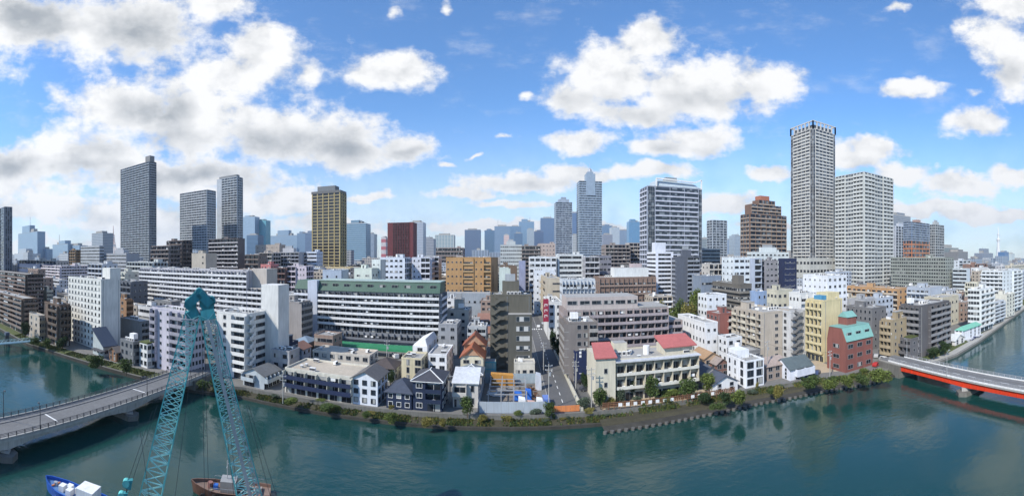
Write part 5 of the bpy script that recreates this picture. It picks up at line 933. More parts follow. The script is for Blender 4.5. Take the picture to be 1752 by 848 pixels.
q = G(128, 846, WZ + 1); bb_ = thing('workboat', 'bright blue workboat with white covered deck cargo', 'boat', (q.x, q.y, WZ), -az(128) + pi - .62)
BH = mat('blue_hull', (.02, .10, .42), .45, .2, .8); obj('hull', hull(13, 4.3, 1.6, -.8, BH, BH, cmat((.1, .2, .4))), bb_)
addbox(bb_, 'wheelhouse', -4.5, -1.2, -1.4, 1.4, 1.0, 3.2, WHT, cmat((.75, .75, .75))); addbox(bb_, 'window', -1.2, -1.14, -1.2, 1.2, 2.1, 2.9, GL)
for k, (x, y) in enumerate(((-.3, -.8), (.6, .7), (1.5, -.6), (2.4, .3))): addbox(bb_, 'cargo', x - .5, x + .5, y - .6, y + .6, 1.0, 1.9 + .2 * (k % 2), WHT)
mb = MB(); mb.tube((4.2, 0, 1.1), (4.2, 0, 1.9), .35, STL, 8); mb.bar((3.9, -.9, 1.5), (4.4, .9, 1.5), .2, ORG); obj('deck_gear', mb, bb_)
# ================= streets, garden, lots =================
def sheet(name, pts, z, m): mb = MB(); mb.poly([(x, y, z) for x, y in pts], m); return setting(name, mb)
sheet('street', [(10.3, 105), (17.6, 105), (17.6, 560), (10.3, 560)], .006, ASP); sheet('side_lane', [(18.6, 105), (22, 105), (22, 230), (18.6, 230)], .006, mat('worn_asphalt', (.11, .11, .11), .95, .3, .8, streak=False))
mb = MB(); y = 112
while y < 330: mb.box(13.85, 14.05, y, y + 2.5, .008, .011, PNT); y += 6
for k in range(5): mb.box(10.8 + k * 1.3, 11.5 + k * 1.3, 226, 229.5, .008, .011, PNT)
mb.box(11, 13.6, 150, 150.4, .008, .011, PNT); setting('street_markings', mb)
kb = tag(obj('street_kerb', None), 'cream low wall with rails dividing street and side lane', 'wall'); addbox(kb, 'wall', 17.7, 18.5, 105, 172, 0, .9, cmat((.5, .47, .38)))
mb = MB()
for k in range(20): mb.box(18.05, 18.15, 110 + 3 * k, 110.1 + 3 * k, .9, 1.7, STL)
mb.box(18.06, 18.14, 110, 168, 1.55, 1.63, STL); obj('railing', mb, kb)
tag(obj('street_kerb', sweep([(10.0, 105), (10.0, 300)], [(-.2, 0), (-.2, .14), (0, .14), (0, .004)], CON)), 'concrete kerb along the construction site side of street', 'kerb')
ob_ = thing('barrier', 'orange hoarding boards closing the street end at the river', 'barrier', (13.9, 104.8, 0))
for k in range(6): addbox(ob_, 'board', -3.6 + k * 1.2, -3.6 + k * 1.2 + 1.14, -.06, .06, .15, 1.7, ORG)
mb = MB(); mb.box(-3.7, 3.7, .06, .14, 1.2, 1.35, STL); mb.box(-3.7, 3.7, .06, .14, .3, .42, STL); obj('rail', mb, ob_)
reserve(9, 23, 100, 600)
sheet('bridge_road', [onbridge((124.2, 95), -.1655, -5, 8), onbridge((124.2, 95), -.1655, 5, 8), onbridge((124.2, 95), -.1655, 5, 130), onbridge((124.2, 95), -.1655, -5, 130)], .006, ASP)
sheet('left_bridge_road', [onbridge((-95, 93), .144, -5, 8), onbridge((-95, 93), .144, 5, 8), onbridge((-95, 93), .144, 5, 90), onbridge((-95, 93), .144, -5, 90)], .006, ASP)
sheet('garden_ground', [(23.5, 104.6), (62, 103), (62, 110.5), (23.5, 110.5)], .008, SAND); sheet('sandy_lot', [(90, 106), (104, 100), (108, 116), (98, 122)], .008, SAND)
sheet('grass_lot', [(76.5, 110), (86, 109), (85, 122), (77, 122)], .008, GRS)
FW = cmat((.2, .1, .055), .8, .3, 'wood')
fn = thing('garden_fence', 'rusty brown garden fence with a row of white boards', 'fence', (0, 0, 0)); mb = MB()
for z in (.95, 1.5, 2.0): mb.bar((23.5, 104.0, z), (62, 102.3, z), .12, FW)
for k in range(27): mb.bar((23.5 + k * 1.48, 104.05 - k * .0635, 0), (23.5 + k * 1.48, 104.05 - k * .0635, 2.2), .14, FW)
for k in range(64): mb.box(23.6 + k * .6, 24.05 + k * .6, 104.2 - k * .027, 104.25 - k * .027, .8, 1.95, FW)
obj('palings', mb, fn)
for k in (2, 3, 4, 5, 6, 7, 8, 9, 12, 13, 14, 15): addbox(fn, 'white_board', 23.5 + k * 2.05, 23.5 + k * 2.05 + 1.0, 103.8 - k * .088, 103.87 - k * .088, .9, 1.75, WHT)
# ================= construction site =================
HG = mat('hoarding_panel', (.36, .40, .44), .5, .15)
def hoard(lab, a, b, h, m=HG, n=8):
    d = Vector(b) - Vector(a); L_ = d.length; r = thing('site_hoarding', lab, 'hoarding', (a[0], a[1], 0), atan2(d.y, d.x))
    for k in range(n): addbox(r, 'panel', L_ * k / n + .02, L_ * (k + 1) / n - .02, -.04, .04, .1, h, m)
    mb = MB()
    for z in (.5, h - .4): mb.box(0, L_, .04, .1, z, z + .1, STL)
    obj('rail', mb, r)
reserve(-9.5, 9.5, 103, 130); reserve(23, 62, 102, 111); reserve(88, 108, 98, 122); reserve(76, 86.5, 103, 122); reserve(-64, -28, 134, 166); reserve(60, 108, 186, 226)
for k_ in range(12): x_, y_ = onbridge((124.2, 95), -.1655, 0, 12 * k_); reserve(x_ - 6.5, x_ + 6.5, y_, y_ + 12); x_, y_ = onbridge((-95, 93), .144, 0, 8 * k_); reserve(x_ - 6, x_ + 6, y_, y_ + 8)
hoard('pale grey hoarding along the river side of the building site', (-8.4, 104.7), (8.6, 104.7), 3.0, n=9); hoard('grey blue hoarding across the back of the building site', (-8.6, 129.5), (8.6, 129.5), 3.2, cmat((.3, .36, .4), .5), 9)
hoard('low hoarding between the building site and metal roofed house', (-8.8, 128), (-8.8, 105), 2.4, n=9)
sheet('site_ground', [(-8.3, 105), (8.5, 105), (8.5, 129), (-8.3, 129)], .008, mat('site_soil', (.2, .17, .14), .95, .4, .8, streak=False))
sf = thing('site_scaffold', 'skeleton of steel posts and beams inside the building site', 'frame', (0, 0, 0)); mb = MB()
for x in (-6.5, -3, .5, 4): mb.bar((x, 112, 2.2), (x, 126, 2.2), .25, STL)
for y in (112, 115.5, 119, 122.5, 126): mb.bar((-6.5, y, 2.45), (4, y, 2.45), .25, STL)
obj('beams', mb, sf)
for x in (-6.5, -3, .5, 4):
    for y in (112, 119, 126): addbox(sf, 'post', x - .13, x + .13, y - .13, y + .13, 0, 3.4, STL)
def pile(lab, cat, nm, x, y, dims, m, n, seed, rz=0.0):
    r = random.Random(seed); o = thing(nm, lab, cat, (x, y, 0), rz); mb = MB()
    for k in range(n):
        a, b, c = dims; px, py = r.uniform(-a / 2, a / 2), r.uniform(-b / 2, b / 2); s = r.uniform(.3, .6); z = r.uniform(0, c)
        mb.bar((px - s * a * .5, py, z + .15), (px + s * a * .5, py + r.uniform(-.3, .3), z + .2), .22, m)
    obj('heap', mb, o)
pile('loose heap of white pipes inside the building site', 'pipe heap', 'pipe_heap', -4.6, 117.5, (3.5, 2.5, 1.0), WHT, 14, 1); pile('brown timber heap at the street side of the site', 'timber heap', 'timber_heap', 6.2, 119, (2.2, 9, .9), FW, 22, 2, .2); pile('steel bars stacked in the middle of the site', 'steel stack', 'steel_stack', -1.2, 122, (5, 3, .5), STL, 16, 3)
def tarp(lab, x, y, w, d, h, m):
    o = thing('covered_stack', lab, 'covered stack', (x, y, 0)); mb = MB(); mb.hexa([(-w / 2, -d / 2, 0), (w / 2, -d / 2, 0), (w / 2, d / 2, 0), (-w / 2, d / 2, 0), (-w * .4, -d * .4, h), (w * .45, -d * .35, h * .85), (w * .4, d * .4, h), (-w * .45, d * .4, h * 1.1)], m); obj('sheet', mb, o)
tarp('blue sheeted stack in the centre of the building site', 1.6, 115, 2.6, 2.4, 2.2, BLU); tarp('second blue sheeted stack nearer the street', 4.6, 115.6, 1.8, 2.0, 2.6, BLU); tarp('white sheeted box by the river hoarding', 2.6, 106.6, 2.0, 1.4, 3.4, WHT); tarp('white sheeted box at the street corner of the hoarding', 7.2, 106.6, 1.8, 1.3, 3.2, WHT); tarp('orange brown boards leaning on the back hoarding', -3, 127.5, 8, .8, 3.8, cmat((.4, .2, .05))); tarp('pinkish sheeted stack between the two white boxes', 5.0, 106.8, 2.2, 1.4, 2.4, cmat((.5, .33, .27))); tarp('grey white tank bag by the street side of the site', 8.0, 124, 1.8, 2.2, 4.6, cmat((.5, .52, .56)))
# ================= poles and cars =================
def upole(lab, px, py, h, arms=2):
    q = G(px, py); r = thing('utility_pole', lab, 'utility pole', q, RN.uniform(-.3, .3)); mb = MB(); mb.tube((0, 0, 0), (0, 0, h), .17, CON, 7, .11); obj('pole', mb, r)
    for k in range(arms): mb = MB(); mb.box(-1, 1, -.06, .06, h - .6 - k * 1.1, h - .48 - k * 1.1, STL); mb.box(-.9, -.8, -.05, .05, h - .48 - k * 1.1, h - .3 - k * 1.1, WHT); mb.box(.8, .9, -.05, .05, h - .48 - k * 1.1, h - .3 - k * 1.1, WHT); obj('crossarm', mb, r)
    mb = MB(); mb.tube((.35, 0, h - 3.2), (.35, 0, h - 2.3), .3, STL, 8); obj('transformer', mb, r)
for a in (('utility pole at the corner of the garden fence', 1012, 700, 11), ('utility pole between street and construction site', 939, 700, 12), ('utility pole beside the rusty roofed old house', 1313, 650, 13), ('utility pole further up the street by the olive block', 930, 640, 11), ('utility pole on the side lane before the navy block', 985, 668, 9), ('utility pole behind the dark brown hip roofed house', 662, 635, 11), ('utility pole in the alley beside the metal roofed house', 770, 690, 8), ('utility pole before the market awning', 795, 600, 10), ('utility pole near the sandy lot', 1420, 645, 9), ('utility pole by the grey gabled house', 484, 690, 8)): upole(*a)
def wire(lab, a, b, za, zb, sag=.8):
    A, B_ = G(*a), G(*b); mb = MB(); pts = []
    for k in range(9): t = k / 8; pts.append(Vector((A.x + (B_.x - A.x) * t, A.y + (B_.y - A.y) * t, za + (zb - za) * t - sag * 4 * t * (1 - t))))
    for off_ in (0,):
        for p, q in zip(pts, pts[1:]): mb.bar(p + Vector((off_, 0, 0)), q + Vector((off_, 0, 0)), .05, BLK)
    tag(obj('power_cable', mb), lab, 'cable')
wire('sagging power cable over the street by the building site', (939, 700), (930, 640), 11.4, 10.5); wire('sagging power cable from the garden corner to the side lane', (1012, 700), (985, 668), 10.4, 8.5); wire('sagging power cable between old house and sandy lot', (1313, 650), (1420, 645), 12, 8.4, 1.2); wire('sagging power cable behind the navy houses', (662, 635), (795, 600), 10.4, 9.5, 1.4)
def car_parts():
    b = MB(); prof = [(-2.1, .35), (2.1, .35), (2.15, .75), (1.2, .95), (.55, 1.45), (-1.2, 1.48), (-1.95, .98), (-2.15, .9)]
    return prof
CARP = car_parts(); CW = MB(); CW.tube((0, -.11, 0), (0, .11, 0), .33, BLK, 12); CW.tube((0, -.12, 0), (0, .12, 0), .17, STL, 8); CWM = CW.mesh('wheel')
GW = MB(); 
GW.poly([(1.0, 0, .98), (.5, 0, 1.4), (-1.1, 0, 1.42), (-1.75, 0, 1.0)], GL)
GWS = MB(); GWS.poly([(1.24, -.7, .97), (1.24, .7, .97), (.6, .6, 1.45), (.6, -.6, 1.45)], GL)
GWM, GSM = GW.mesh('side_windows'), GWS.mesh('windscreen')
def car(lab, px, py, rz, col, van=False, z=.008, loc=None):
    q = Vector(loc) if loc else G(px, py); r = thing('van' if van else 'car', lab, 'van' if van else 'car', (q.x, q.y, z), rz); m = cmat(col, .3, .05, 'carpaint')
    mb = MB(); pr = [(-2.3, .35), (2.3, .35), (2.35, .9), (1.9, 1.1), (1.5, 1.9), (-2.3, 1.95)] if van else CARP
    n_ = len(pr); k = [(x, -.85, z_) for x, z_ in pr]; k2 = [(x, .85, z_) for x, z_ in pr]
    mb.poly(k, m); mb.poly(k2[::-1], m)
    for i in range(n_): j = (i + 1) % n_; mb.poly([k[i], k2[i], k2[j], k[j]][::-1], m)
    obj('body', mb, r); obj('side_window', GWM, r, (0, -.86, .42 if van else 0)); obj('side_window', GWM, r, (0, .86, .42 if van else 0)); obj('windscreen', GSM, r, (.62 if van else .02, 0, .3 if van else .02))
    for x in (-1.35, 1.35):
        for y in (-.78, .78): obj('wheel', CWM, r, (x, y, .33))
for a in (('white car waiting at the bridge road corner', 1553, 614, .4, (.65, .65, .65)), ('red car parked beside the red brick building', 1500, 626, .2, (.4, .04, .04)), ('silver car behind the red brick building', 1500, 611, .5, (.4, .41, .42)), ('white van turning near the tan flats', 1512, 618, 1.2, (.66, .66, .66), True), ('white van parked under the green market awning', 676, 612, 2.2, (.66, .66, .66), True), ('dark car parked before the market awning', 692, 612, .3, (.05, .05, .06)), ('dark car parked by the navy blue block', 1004, 668, .1, (.05, .055, .07)), ('black car parked behind the garden fence corner', 1000, 656, .2, (.03, .03, .035)), ('white van driving up the street', 950, 590, 1.57, (.66, .66, .66), True), ('silver car further up the street', 929, 555, 1.57, (.42, .43, .45)), ('white car on the street past the olive block', 921, 560, 1.57, (.62, .62, .62)), ('blue and white van by the street side of the site', 934, 690, 1.6, (.12, .2, .5), True), ('dark blue car on the sandy lot edge', 1398, 640, .6, (.05, .07, .14))): car(*a)
# ================= trees and bushes =================
LF = {}
def leafmats(tone):
    if tone not in LF:
        b = {'green': (.055, .085, .022), 'dark': (.028, .052, .018), 'light': (.10, .13, .03), 'yellow': (.17, .15, .04), 'grey': (.075, .10, .065)}[tone]
        LF[tone] = [mat('leaf_%s_%d' % (tone, k), tuple(x * f for x in b), .85, .35, 1.5, streak=False) for k, f in enumerate((.55, 1.0, 1.5))]
    return LF[tone]
def crown_mesh(tone, seed, bush):
    """unit crown (about 1 wide, 1 high) of many leaf clumps on uneven lobes"""
    r = random.Random(seed); ms = leafmats(tone); mb = MB(); lobes = []
    for k in range(7 if not bush else 5):
        a = r.uniform(0, 6.28); rr = r.uniform(.05, .30); z = r.uniform(.25, .82) if not bush else r.uniform(.2, .55)
        lobes.append((rr * cos(a), rr * sin(a), z, r.uniform(.14, .26)))
    lobes.append((0, 0, .55 if not bush else .4, .27))
    for (x, y, z, s) in lobes:
        for i in range(int(1500 * s)):
            u, v, w = r.gauss(0, 1), r.gauss(0, 1), r.gauss(0, 1); l = sqrt(u * u + v * v + w * w) or 1; q = r.uniform(.55, 1.08)
            c = Vector((x + u / l * s * q, y + v / l * s * q, z + w / l * s * q))
            if c.z < .03: continue
            e = r.uniform(.018, .042); t = Vector((r.gauss(0, 1), r.gauss(0, 1), r.gauss(0, .7))).normalized() * e; n_ = t.cross(Vector((r.gauss(0, 1), r.gauss(0, 1), r.gauss(0, 1)))).normalized() * e * .7
            mb.poly([c - t, c + n_, c + t, c - n_], ms[r.choice((0, 1, 1, 2))])
    return mb.mesh('crown')
def trunk_mesh(seed):
    r = random.Random(seed); mb = MB(); mb.tube((0, 0, -.02), (.01, 0, .45), .035, WOOD, 7, .022)
    for k in range(5): a = k * 1.3 + r.random(); mb.tube((.01, 0, .3 + .04 * k), (.25 * cos(a), .25 * sin(a), .55 + .05 * k), .014, WOOD, 5, .005)
    return mb.mesh('trunk')
def tree(lab, px, py, hp, wp, tone='green', bush=False, z=0.0, grp=None, loc=None, d=None):
    q = Vector(loc) if loc is not None else (P(px, d, z) if d else G(px, py, z)); dd = sqrt(q.x ** 2 + q.y ** 2); h, w = hp / FP * dd, wp / FP * dd
    s = len(LABELS) % 4; r = thing('tree', lab, 'tree', q, RN.uniform(0, 6.28), grp) if not bush else None
    c = obj('crown' if not bush else 'bush', cached(('crown', tone, s, bush), lambda: crown_mesh(tone, s * 5 + len(tone), bush)), r); c.scale = (w * RN.uniform(1.0, 1.35), w * RN.uniform(.95, 1.25), h * (1.0 if not bush else 1.25))
    if bush: c.location = q; c.rotation_euler.z = RN.uniform(0, 6.28); return tag(c, lab, 'bush', grp)
    t_ = obj('trunk', cached(('trunk', s), lambda: trunk_mesh(s)), r); t_.scale = (max(w, h * .6), max(w, h * .6), h)
    return r
for a in (('dense round green tree in the middle of the care home garden', 1112, 690, 50, 34, 'green'), ('dark tree beside the dense round garden tree', 1078, 682, 40, 26, 'dark'), ('grey green bush near the sandy garden corner', 1062, 688, 26, 22, 'grey', True), ('loose leaved small tree by the garden pole', 1028, 700, 40, 36, 'green'), ('broad dark green tree at the end of the open galleries', 1182, 684, 40, 46, 'green'), ('bright green tree before the slate roofed cottages', 1213, 672, 34, 34, 'light'), ('low dark bush under the white gable', 1243, 690, 22, 30, 'dark', True),
    ('light green bush at the corner of the white modern house', 1265, 696, 34, 36, 'light', True), ('yellow green bush on the levee by the grass lot', 1333, 684, 28, 22, 'yellow', True), ('round dark bush before the veranda house', 1386, 668, 28, 36, 'green', True), ('leafy bush at the sandy lot railing', 1418, 668, 22, 34, 'light', True), ('tall bush on the levee before the red brick building', 1448, 664, 26, 34, 'light', True), ('big bright green bush at the red bridge end', 1500, 656, 28, 48, 'light', True), ('second green bush beside the red bridge end', 1476, 660, 20, 34, 'green', True),
    ('small tree between the hoarding and the street barrier', 941, 712, 28, 22, 'green'), ('dark green tree beside the navy blue block', 1001, 668, 34, 22, 'dark'), ('grey green bush by the street barrier', 1000, 700, 22, 30, 'grey', True), ('leafy tree before the metal roofed beige house', 800, 714, 36, 26, 'green'), ('light bush on the bank below the navy houses', 668, 722, 20, 32, 'light', True, -.9), ('small bush on the bank below the white gable house', 627, 716, 15, 20, 'green', True, -.9), ('yellowish reed bush low on the bank', 733, 732, 20, 26, 'yellow', True, -1.0), ('smaller yellowish reed bush beside the first one', 757, 731, 17, 20, 'yellow', True, -1.0), ('yellow green bush at the hoarding corner', 826, 722, 16, 18, 'yellow', True, -.8),
    ('spreading bush by the crane side bridge end', 372, 668, 24, 44, 'dark', True), ('bush under the concrete bridge end', 344, 664, 16, 26, 'green', True), ('round green tree on the bank before the narrow white house', 216, 642, 28, 28, 'green'), ('round green tree below the slate roofed hall', 164, 630, 26, 32, 'green'), ('dark tree beside the foot of the tall white block', 107, 596, 22, 26, 'dark'), ('green bush before the dark brown block', 80, 594, 18, 28, 'green', True), ('small dark tree at the channel mouth', 44, 580, 34, 18, 'dark'), ('low bush at the beige flats by the channel', 62, 590, 16, 22, 'green', True), ('flowering shrub patch before the cream flats', 500, 692, 14, 34, 'light', True), ('low hedge shrub before the navy balconies', 560, 698, 9, 44, 'green', True), ('dark garden tree between yellow house and hip roofed house', 668, 660, 30, 22, 'dark'),
    ('flowering low bush below the dense round garden tree', 1136, 690, 16, 24, 'light', True), ('low green bush under the open galleries', 1150, 680, 16, 40, 'light', True), ('dark low bush at the far end of the garden fence', 1206, 690, 20, 32, 'dark', True), ('olive bush near the garden pole', 1044, 696, 18, 22, 'yellow', True), ('grey green bush in front of the galleries', 1092, 690, 14, 22, 'grey', True), ('weedy green bush on the grass lot', 1322, 676, 14, 26, 'green', True), ('climbing green bush on the levee by the cottages', 1232, 702, 14, 40, 'green', True), ('dark conifer behind the mauve flats', 1024, 0, 30, 15, 'dark', False, 0, None, None, 235), ('yellow green tree before the brown city office', 1068, 0, 40, 16, 'yellow', False, 0, None, None, 232), ('shady street tree below the red sign', 946, 600, 40, 18, 'dark'), ('second shady street tree by the brownish block', 957, 612, 36, 18, 'dark'), ('green tree before the dark grey flats', 1617, 606, 26, 22, 'dark'), ('bushy tree at the annex corner', 1598, 612, 18, 26, 'dark'), ('shrub by the road before the tan flats', 1580, 620, 10, 24, 'green', True), ('green shrub below the tan wall', 1560, 622, 9, 20, 'light', True)): tree(*a)
for k, (px, d, hp, wp, tn) in enumerate(((1132, 208, 36, 24, 'yellow'), (1147, 200, 34, 30, 'light'), (1163, 212, 42, 30, 'green'), (1176, 204, 40, 26, 'yellow'), (1188, 214, 54, 24, 'light'), (1197, 222, 40, 22, 'green'), (1158, 194, 24, 28, 'dark'), (1182, 196, 26, 26, 'green'))):
    tree(('yellowing park tree nearest the mauve flats', 'pale green park tree over the low roofs', 'big green park tree in the middle of the clump', 'yellow green park tree before the dark slate flats', 'tallest pale park tree beside the white flats', 'dark topped park tree behind the tallest pale one', 'low dark park tree at the front of the clump', 'low green park tree below the tallest pale one')[k], px, 0, hp + 24, wp, tn, False, 0, 'park trees among the roofs', None, d)
k = 0; x = 150.0
while x < 330 and k < 26:                                             # clipped shrubs along the promenade slope
    y = banky(x) + 10.5; tree('clipped green shrub in the long row above the promenade', 0, 0, 9, 14, ('green', 'dark', 'light')[k % 3], True, 0, 'shrubs in a row above the promenade', (x, y, .1)); o = COL.objects[-1]; x += 6.5; k += 1
for k in range(30):
    x = RN.uniform(-88, 112); z = -.75 if k % 3 else .05; y = banky(x) + (2.7 if k % 3 else 3.9)
    tree('small weedy bush rooted along the river levee wall', 0, 0, RN.uniform(3, 13), RN.uniform(7, 26), RN.choice(('green', 'dark', 'light', 'yellow', 'grey')), True, 0, 'weedy bushes along the levee', (x, y, z))
# weeds on the bank slope: nobody could count them
def weeds(name, xs, n, o0, o1, zf, seed, tall=.7):
    r = random.Random(seed); mb = MB(); ms = leafmats('green') + leafmats('yellow')[:2] + leafmats('grey')[:1]
    for k in range(n):
        x = r.uniform(*xs)
        if sin(x * .37) + sin(x * .91 + 1) + sin(x * 2.3) * .6 + r.gauss(0, .7) < -.1: continue
        t = r.random(); o = o0 + (o1 - o0) * t; y = banky(x) + o; z = zf(t); h = r.uniform(.15, tall); a = r.uniform(0, 6.28); w = r.uniform(.1, .3)
        dx, dy = cos(a) * w, sin(a) * w; m = ms[r.randrange(len(ms))]
        mb.poly([(x - dx, y - dy, z), (x + dx, y + dy, z), (x + dx * .5 + r.uniform(-.2, .2), y + r.uniform(-.2, .2), z + h)], m); mb.poly([(x - dy, y + dx, z), (x + dy, y - dx, z), (x + r.uniform(-.2, .2), y + r.uniform(-.2, .2), z + h * .8)], m)
    setting(name, mb, 'stuff')
weeds('bank_weeds', (-92, 116), 17000, .7, 3.0, lambda t: -1.4 + .75 * t, 5)
weeds('levee_ivy', (30, 116), 4500, 2.5, 3.0, lambda t: -.8 + 1.2 * t, 6, .6)
weeds('lawn_grass', (-200, -98), 6000, .7, 4.8, lambda t: -.7 + .7 * t, 7, .5)
weeds('promenade_grass', (123, 330), 6000, 4.3, 11.5, lambda t: -.3 + .5 * min(1, t * 3), 8, .6)
# ================= ordinary city blocks between the named ones =================
OCC = [900.0] * 190
def cols(x0, x1, y):
    a, b = HX + FP * atan2(x0, y), HX + FP * atan2(x1, y); return int(max(0, a / 10 + 2)), int(min(189, b / 10 + 2))
named = sorted(((y0, x0, x1, y1) for x0, x1, y0, y1 in FOOT))
TOPS = []
for o in list(COL.objects):
    if o.parent is None and o.get('category') and o.type == 'EMPTY':
        for c in o.children:
            if c.name.startswith('wall') and c.type == 'MESH' and o.location.y > 60:
                bx = [v.co for v in c.data.vertices]; w = max(v.x for v in bx); TOPS.append((o.location.y, o.location.x - w, o.location.x + w, max(v.z for v in bx) + o.location.z)); break
PAL = [((.62, .63, .64), 'white'), ((.48, .49, .51), 'pale grey'), ((.33, .33, .34), 'grey'), ((.52, .48, .39), 'cream'), ((.40, .35, .29), 'beige'), ((.25, .19, .15), 'brown'), ((.14, .14, .15), 'charcoal'), ((.30, .22, .18), 'reddish brown'), ((.40, .44, .50), 'blue grey'), ((.2, .2, .2), 'dark grey')]
ROOFS = [('', 'a bare flat roof'), ('h', 'one roof hut'), ('t', 'a roof tank'), ('a', 'roof air units'), ('ht', 'roof hut and tank'), ('ha', 'roof hut and units'), ('r', 'a roof rail'), ('rh', 'roof rail and hut'), ('o', 'a round roof tank')]
NUM = {1: 'one', 2: 'two', 3: 'three', 4: 'four', 5: 'five', 6: 'six', 7: 'seven', 8: 'eight', 9: 'nine', 10: 'ten', 11: 'eleven', 12: 'twelve', 13: 'thirteen'}
def free(x0, x1, y0, y1):
    return all(x1 < a or x0 > b or y1 < c or y0 > d for a, b, c, d in FOOT)
TI = sorted(TOPS); ti = 0; NI = 0
def block(x, y, w, dp, h, near):
    global NI
    px = HX + FP * atan2(x, y); d = sqrt(x * x + y * y); n = max(1, min(13, round(h / 3.1)))
    lm = min(LM, key=lambda l: abs(l[0] - px) / 22 + abs(l[1] - d) / (25 + d * .12)); rel = 'behind' if d > lm[1] + 12 else ('before' if d < lm[1] - 12 else 'beside')
    for _ in range(400):
        (c, cn), (ex, rn) = RN.choice(PAL), RN.choice(ROOFS); pit = near and h < 8.5 and RN.random() < .5
        if pit: rc, rcn = RN.choice(((TILE, 'grey tiled'), (cmat((.13, .1, .085), .6, .3, 'tile'), 'brown tiled'), (cmat((.05, .06, .09), .6, .3, 'tile'), 'slate'), (cmat((.26, .14, .1), .6, .3, 'tile'), 'reddish'), (cmat((.2, .26, .32), .6, .3, 'tile'), 'blue metal'), (cmat((.36, .36, .35), .6, .3, 'tile'), 'pale metal'))); rn = 'a %s %s roof' % (rcn, RN.choice(('gabled', 'hipped')))
        lab = '%s %s-storey %s with %s, %s %s' % (cn, NUM[n], 'house' if pit or h < 7 else ('block' if w < 18 else 'slab'), rn, rel, lm[2])
        if lab not in LABELS and len(lab.split()) <= 16: break
    else: return
    r = thing('house' if (pit or h < 7) else 'city_block', lab, 'house' if pit or h < 7 else 'block', (x, y, 0)); NI += 1
    wall = cmat(c); mb = MB(); mb.box(-w / 2, w / 2, 0, dp, 0, h, wall, ROOF); obj('wall', mb, r)
    st = RN.choice(('win', 'win', 'bal', 'band')); k = max(1, int(w / 3)); ks = max(1, int(dp / 3.2)); W2, D2 = round(w), round(dp)
    gl = GL if d < 350 else GLB; f = {'win': 'win:%d:1.6:1.3' % k, 'bal': 'bal:%d' % k, 'band': 'band:1.3'}[st]; par = wall if RN.random() < .5 else WHT
    face(r, f, w, 0, h, n, (-w / 2, 0, 0), 0, wall, par, FRM, gl, 0)
    if x < 0: face(r, 'win:%d:1.2:1.2' % ks, dp, 0, h, n, (w / 2, 0, 0), pi / 2, wall, wall, FRM, gl, 0)
    else: face(r, 'win:%d:1.2:1.2' % ks, dp, 0, h, n, (-w / 2, dp, 0), -pi / 2, wall, wall, FRM, gl, 0)
    if pit:
        if 'gabled' in rn: gable_roof(r, w, dp, h, min(2.6, dp * .25), rc, wall, RN.choice('xy'))
        else: hip_roof(r, w, dp, h, min(2.4, w * .25), rc)
    else: roof_kit(r, w, dp, h, wall, ex, RN, 0)
    reserve(x - w / 2 - .6, x + w / 2 + .6, y - .6, y + dp + .6)
y = 112.0
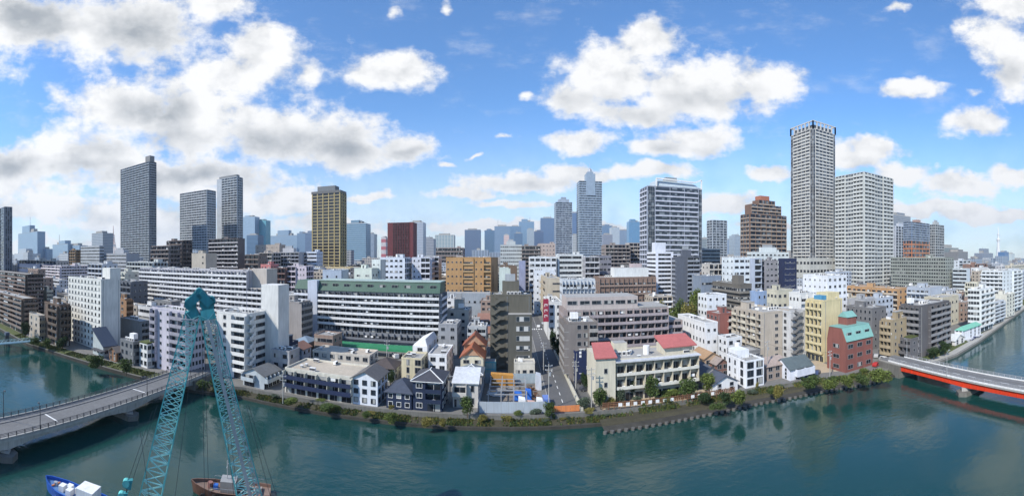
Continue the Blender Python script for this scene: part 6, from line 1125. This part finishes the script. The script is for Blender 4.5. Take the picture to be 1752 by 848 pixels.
while y < 800 and NI < 290:
    st_ = 10 if y < 200 else (14 if y < 320 else 24)
    while ti < len(TI) and TI[ti][0] < y:
        yy, x0, x1, zt = TI[ti]; a, b = cols(x0, x1, yy); top = HY - (zt - CZ) / (yy / cos(atan2((x0 + x1) / 2, yy))) * FP
        for k in range(a + 1, b): OCC[k] = min(OCC[k], top)
        ti += 1
    xm = y * tan(1.26); x = -xm
    while x < xm and NI < 290:
        ang = atan2(x, y); d = y / cos(ang); w = RN.uniform(6, 9.5) if d < 210 else (RN.uniform(8, 15) if d < 340 else RN.uniform(14, 30)); w *= 1 + .5 * (abs(ang) > .9)
        h = RN.choice((5.6, 6, 6.4, 8.4, 9)) if d < 210 else (RN.uniform(8, 17) if d < 340 else RN.uniform(13, 31)); dp = RN.uniform(6.5, 9) if y < 200 else RN.uniform(9, 16); yy = y + RN.uniform(0, 2)
        xc = x + w / 2; x += w + RN.uniform(.6, 2.2)
        if yy < banky(xc) + 7 or banky(xc - w / 2) + 6 > yy or banky(xc + w / 2) + 6 > yy: continue
        if abs(ang) > 1.0 and y > 260: continue
        a, b = cols(xc - w / 2, xc + w / 2, yy); top = HY - (h - CZ) / d * FP
        if b <= a: b = a + 1
        vis = max(OCC[a:b + 1] or [0])
        if top > vis - (3 if d < 260 else 4): continue
        if not free(xc - w / 2 - .5, xc + w / 2 + .5, yy - .5, yy + dp + .5): continue
        block(xc, yy, w, dp, h, d < 230)
        for k in range(a, b + 1): OCC[k] = min(OCC[k], top)
    y += st_
print('INFILL', NI, 'things', len(LABELS), 'objects', len(COL.objects))
# beyond about 700 m the small roofs run together: one mass of distant rooftops
r = random.Random(3); mb = MB(); ms = [curtain('distant_wall_%d' % k, c, (.1, .12, .15), 3.4, 5, .5) for k, c in enumerate(((.5, .52, .54), (.34, .36, .4), (.42, .38, .34), (.26, .24, .24), (.3, .36, .44)))]
for k in range(3600):
    a = r.uniform(-1.3, 1.3); d = 560 + 3600 * r.random() ** 1.5; x, y = d * sin(a), d * cos(a)
    if y < 330 or not free(x - 12, x + 12, y - 4, y + 18): continue
    if a > 1.1 and d < 700: continue
    w, dp = r.uniform(8, 20) * (1 + d / 3000), r.uniform(10, 22); h = min(r.lognormvariate(3.05, .38), 44 + d * .012); mb.box(x - w, x + w, y, y + dp, 0, h, r.choice(ms), ROOF)
    if r.random() < .5: mb.box(x - w * .4, x, y + 3, y + 8, h, h + 3.5, ROOF)
setting('distant_rooftops', mb, 'stuff')
# ================= air =================
hm_ = bpy.data.materials.new('haze_air'); hm_.use_nodes = True; t = hm_.node_tree; t.nodes.clear(); pv = t.nodes.new('ShaderNodeVolumePrincipled')
pv.inputs['Color'].default_value = (.80, .89, 1.0, 1); pv.inputs['Density'].default_value = HAZE; pv.inputs['Anisotropy'].default_value = .25
t.links.new(pv.outputs[0], t.nodes.new('ShaderNodeOutputMaterial').inputs['Volume'])
mb = MB(); mb.box(-9300, 9300, -2700, 9300, -7, 760, hm_); setting('haze', mb, 'stuff')
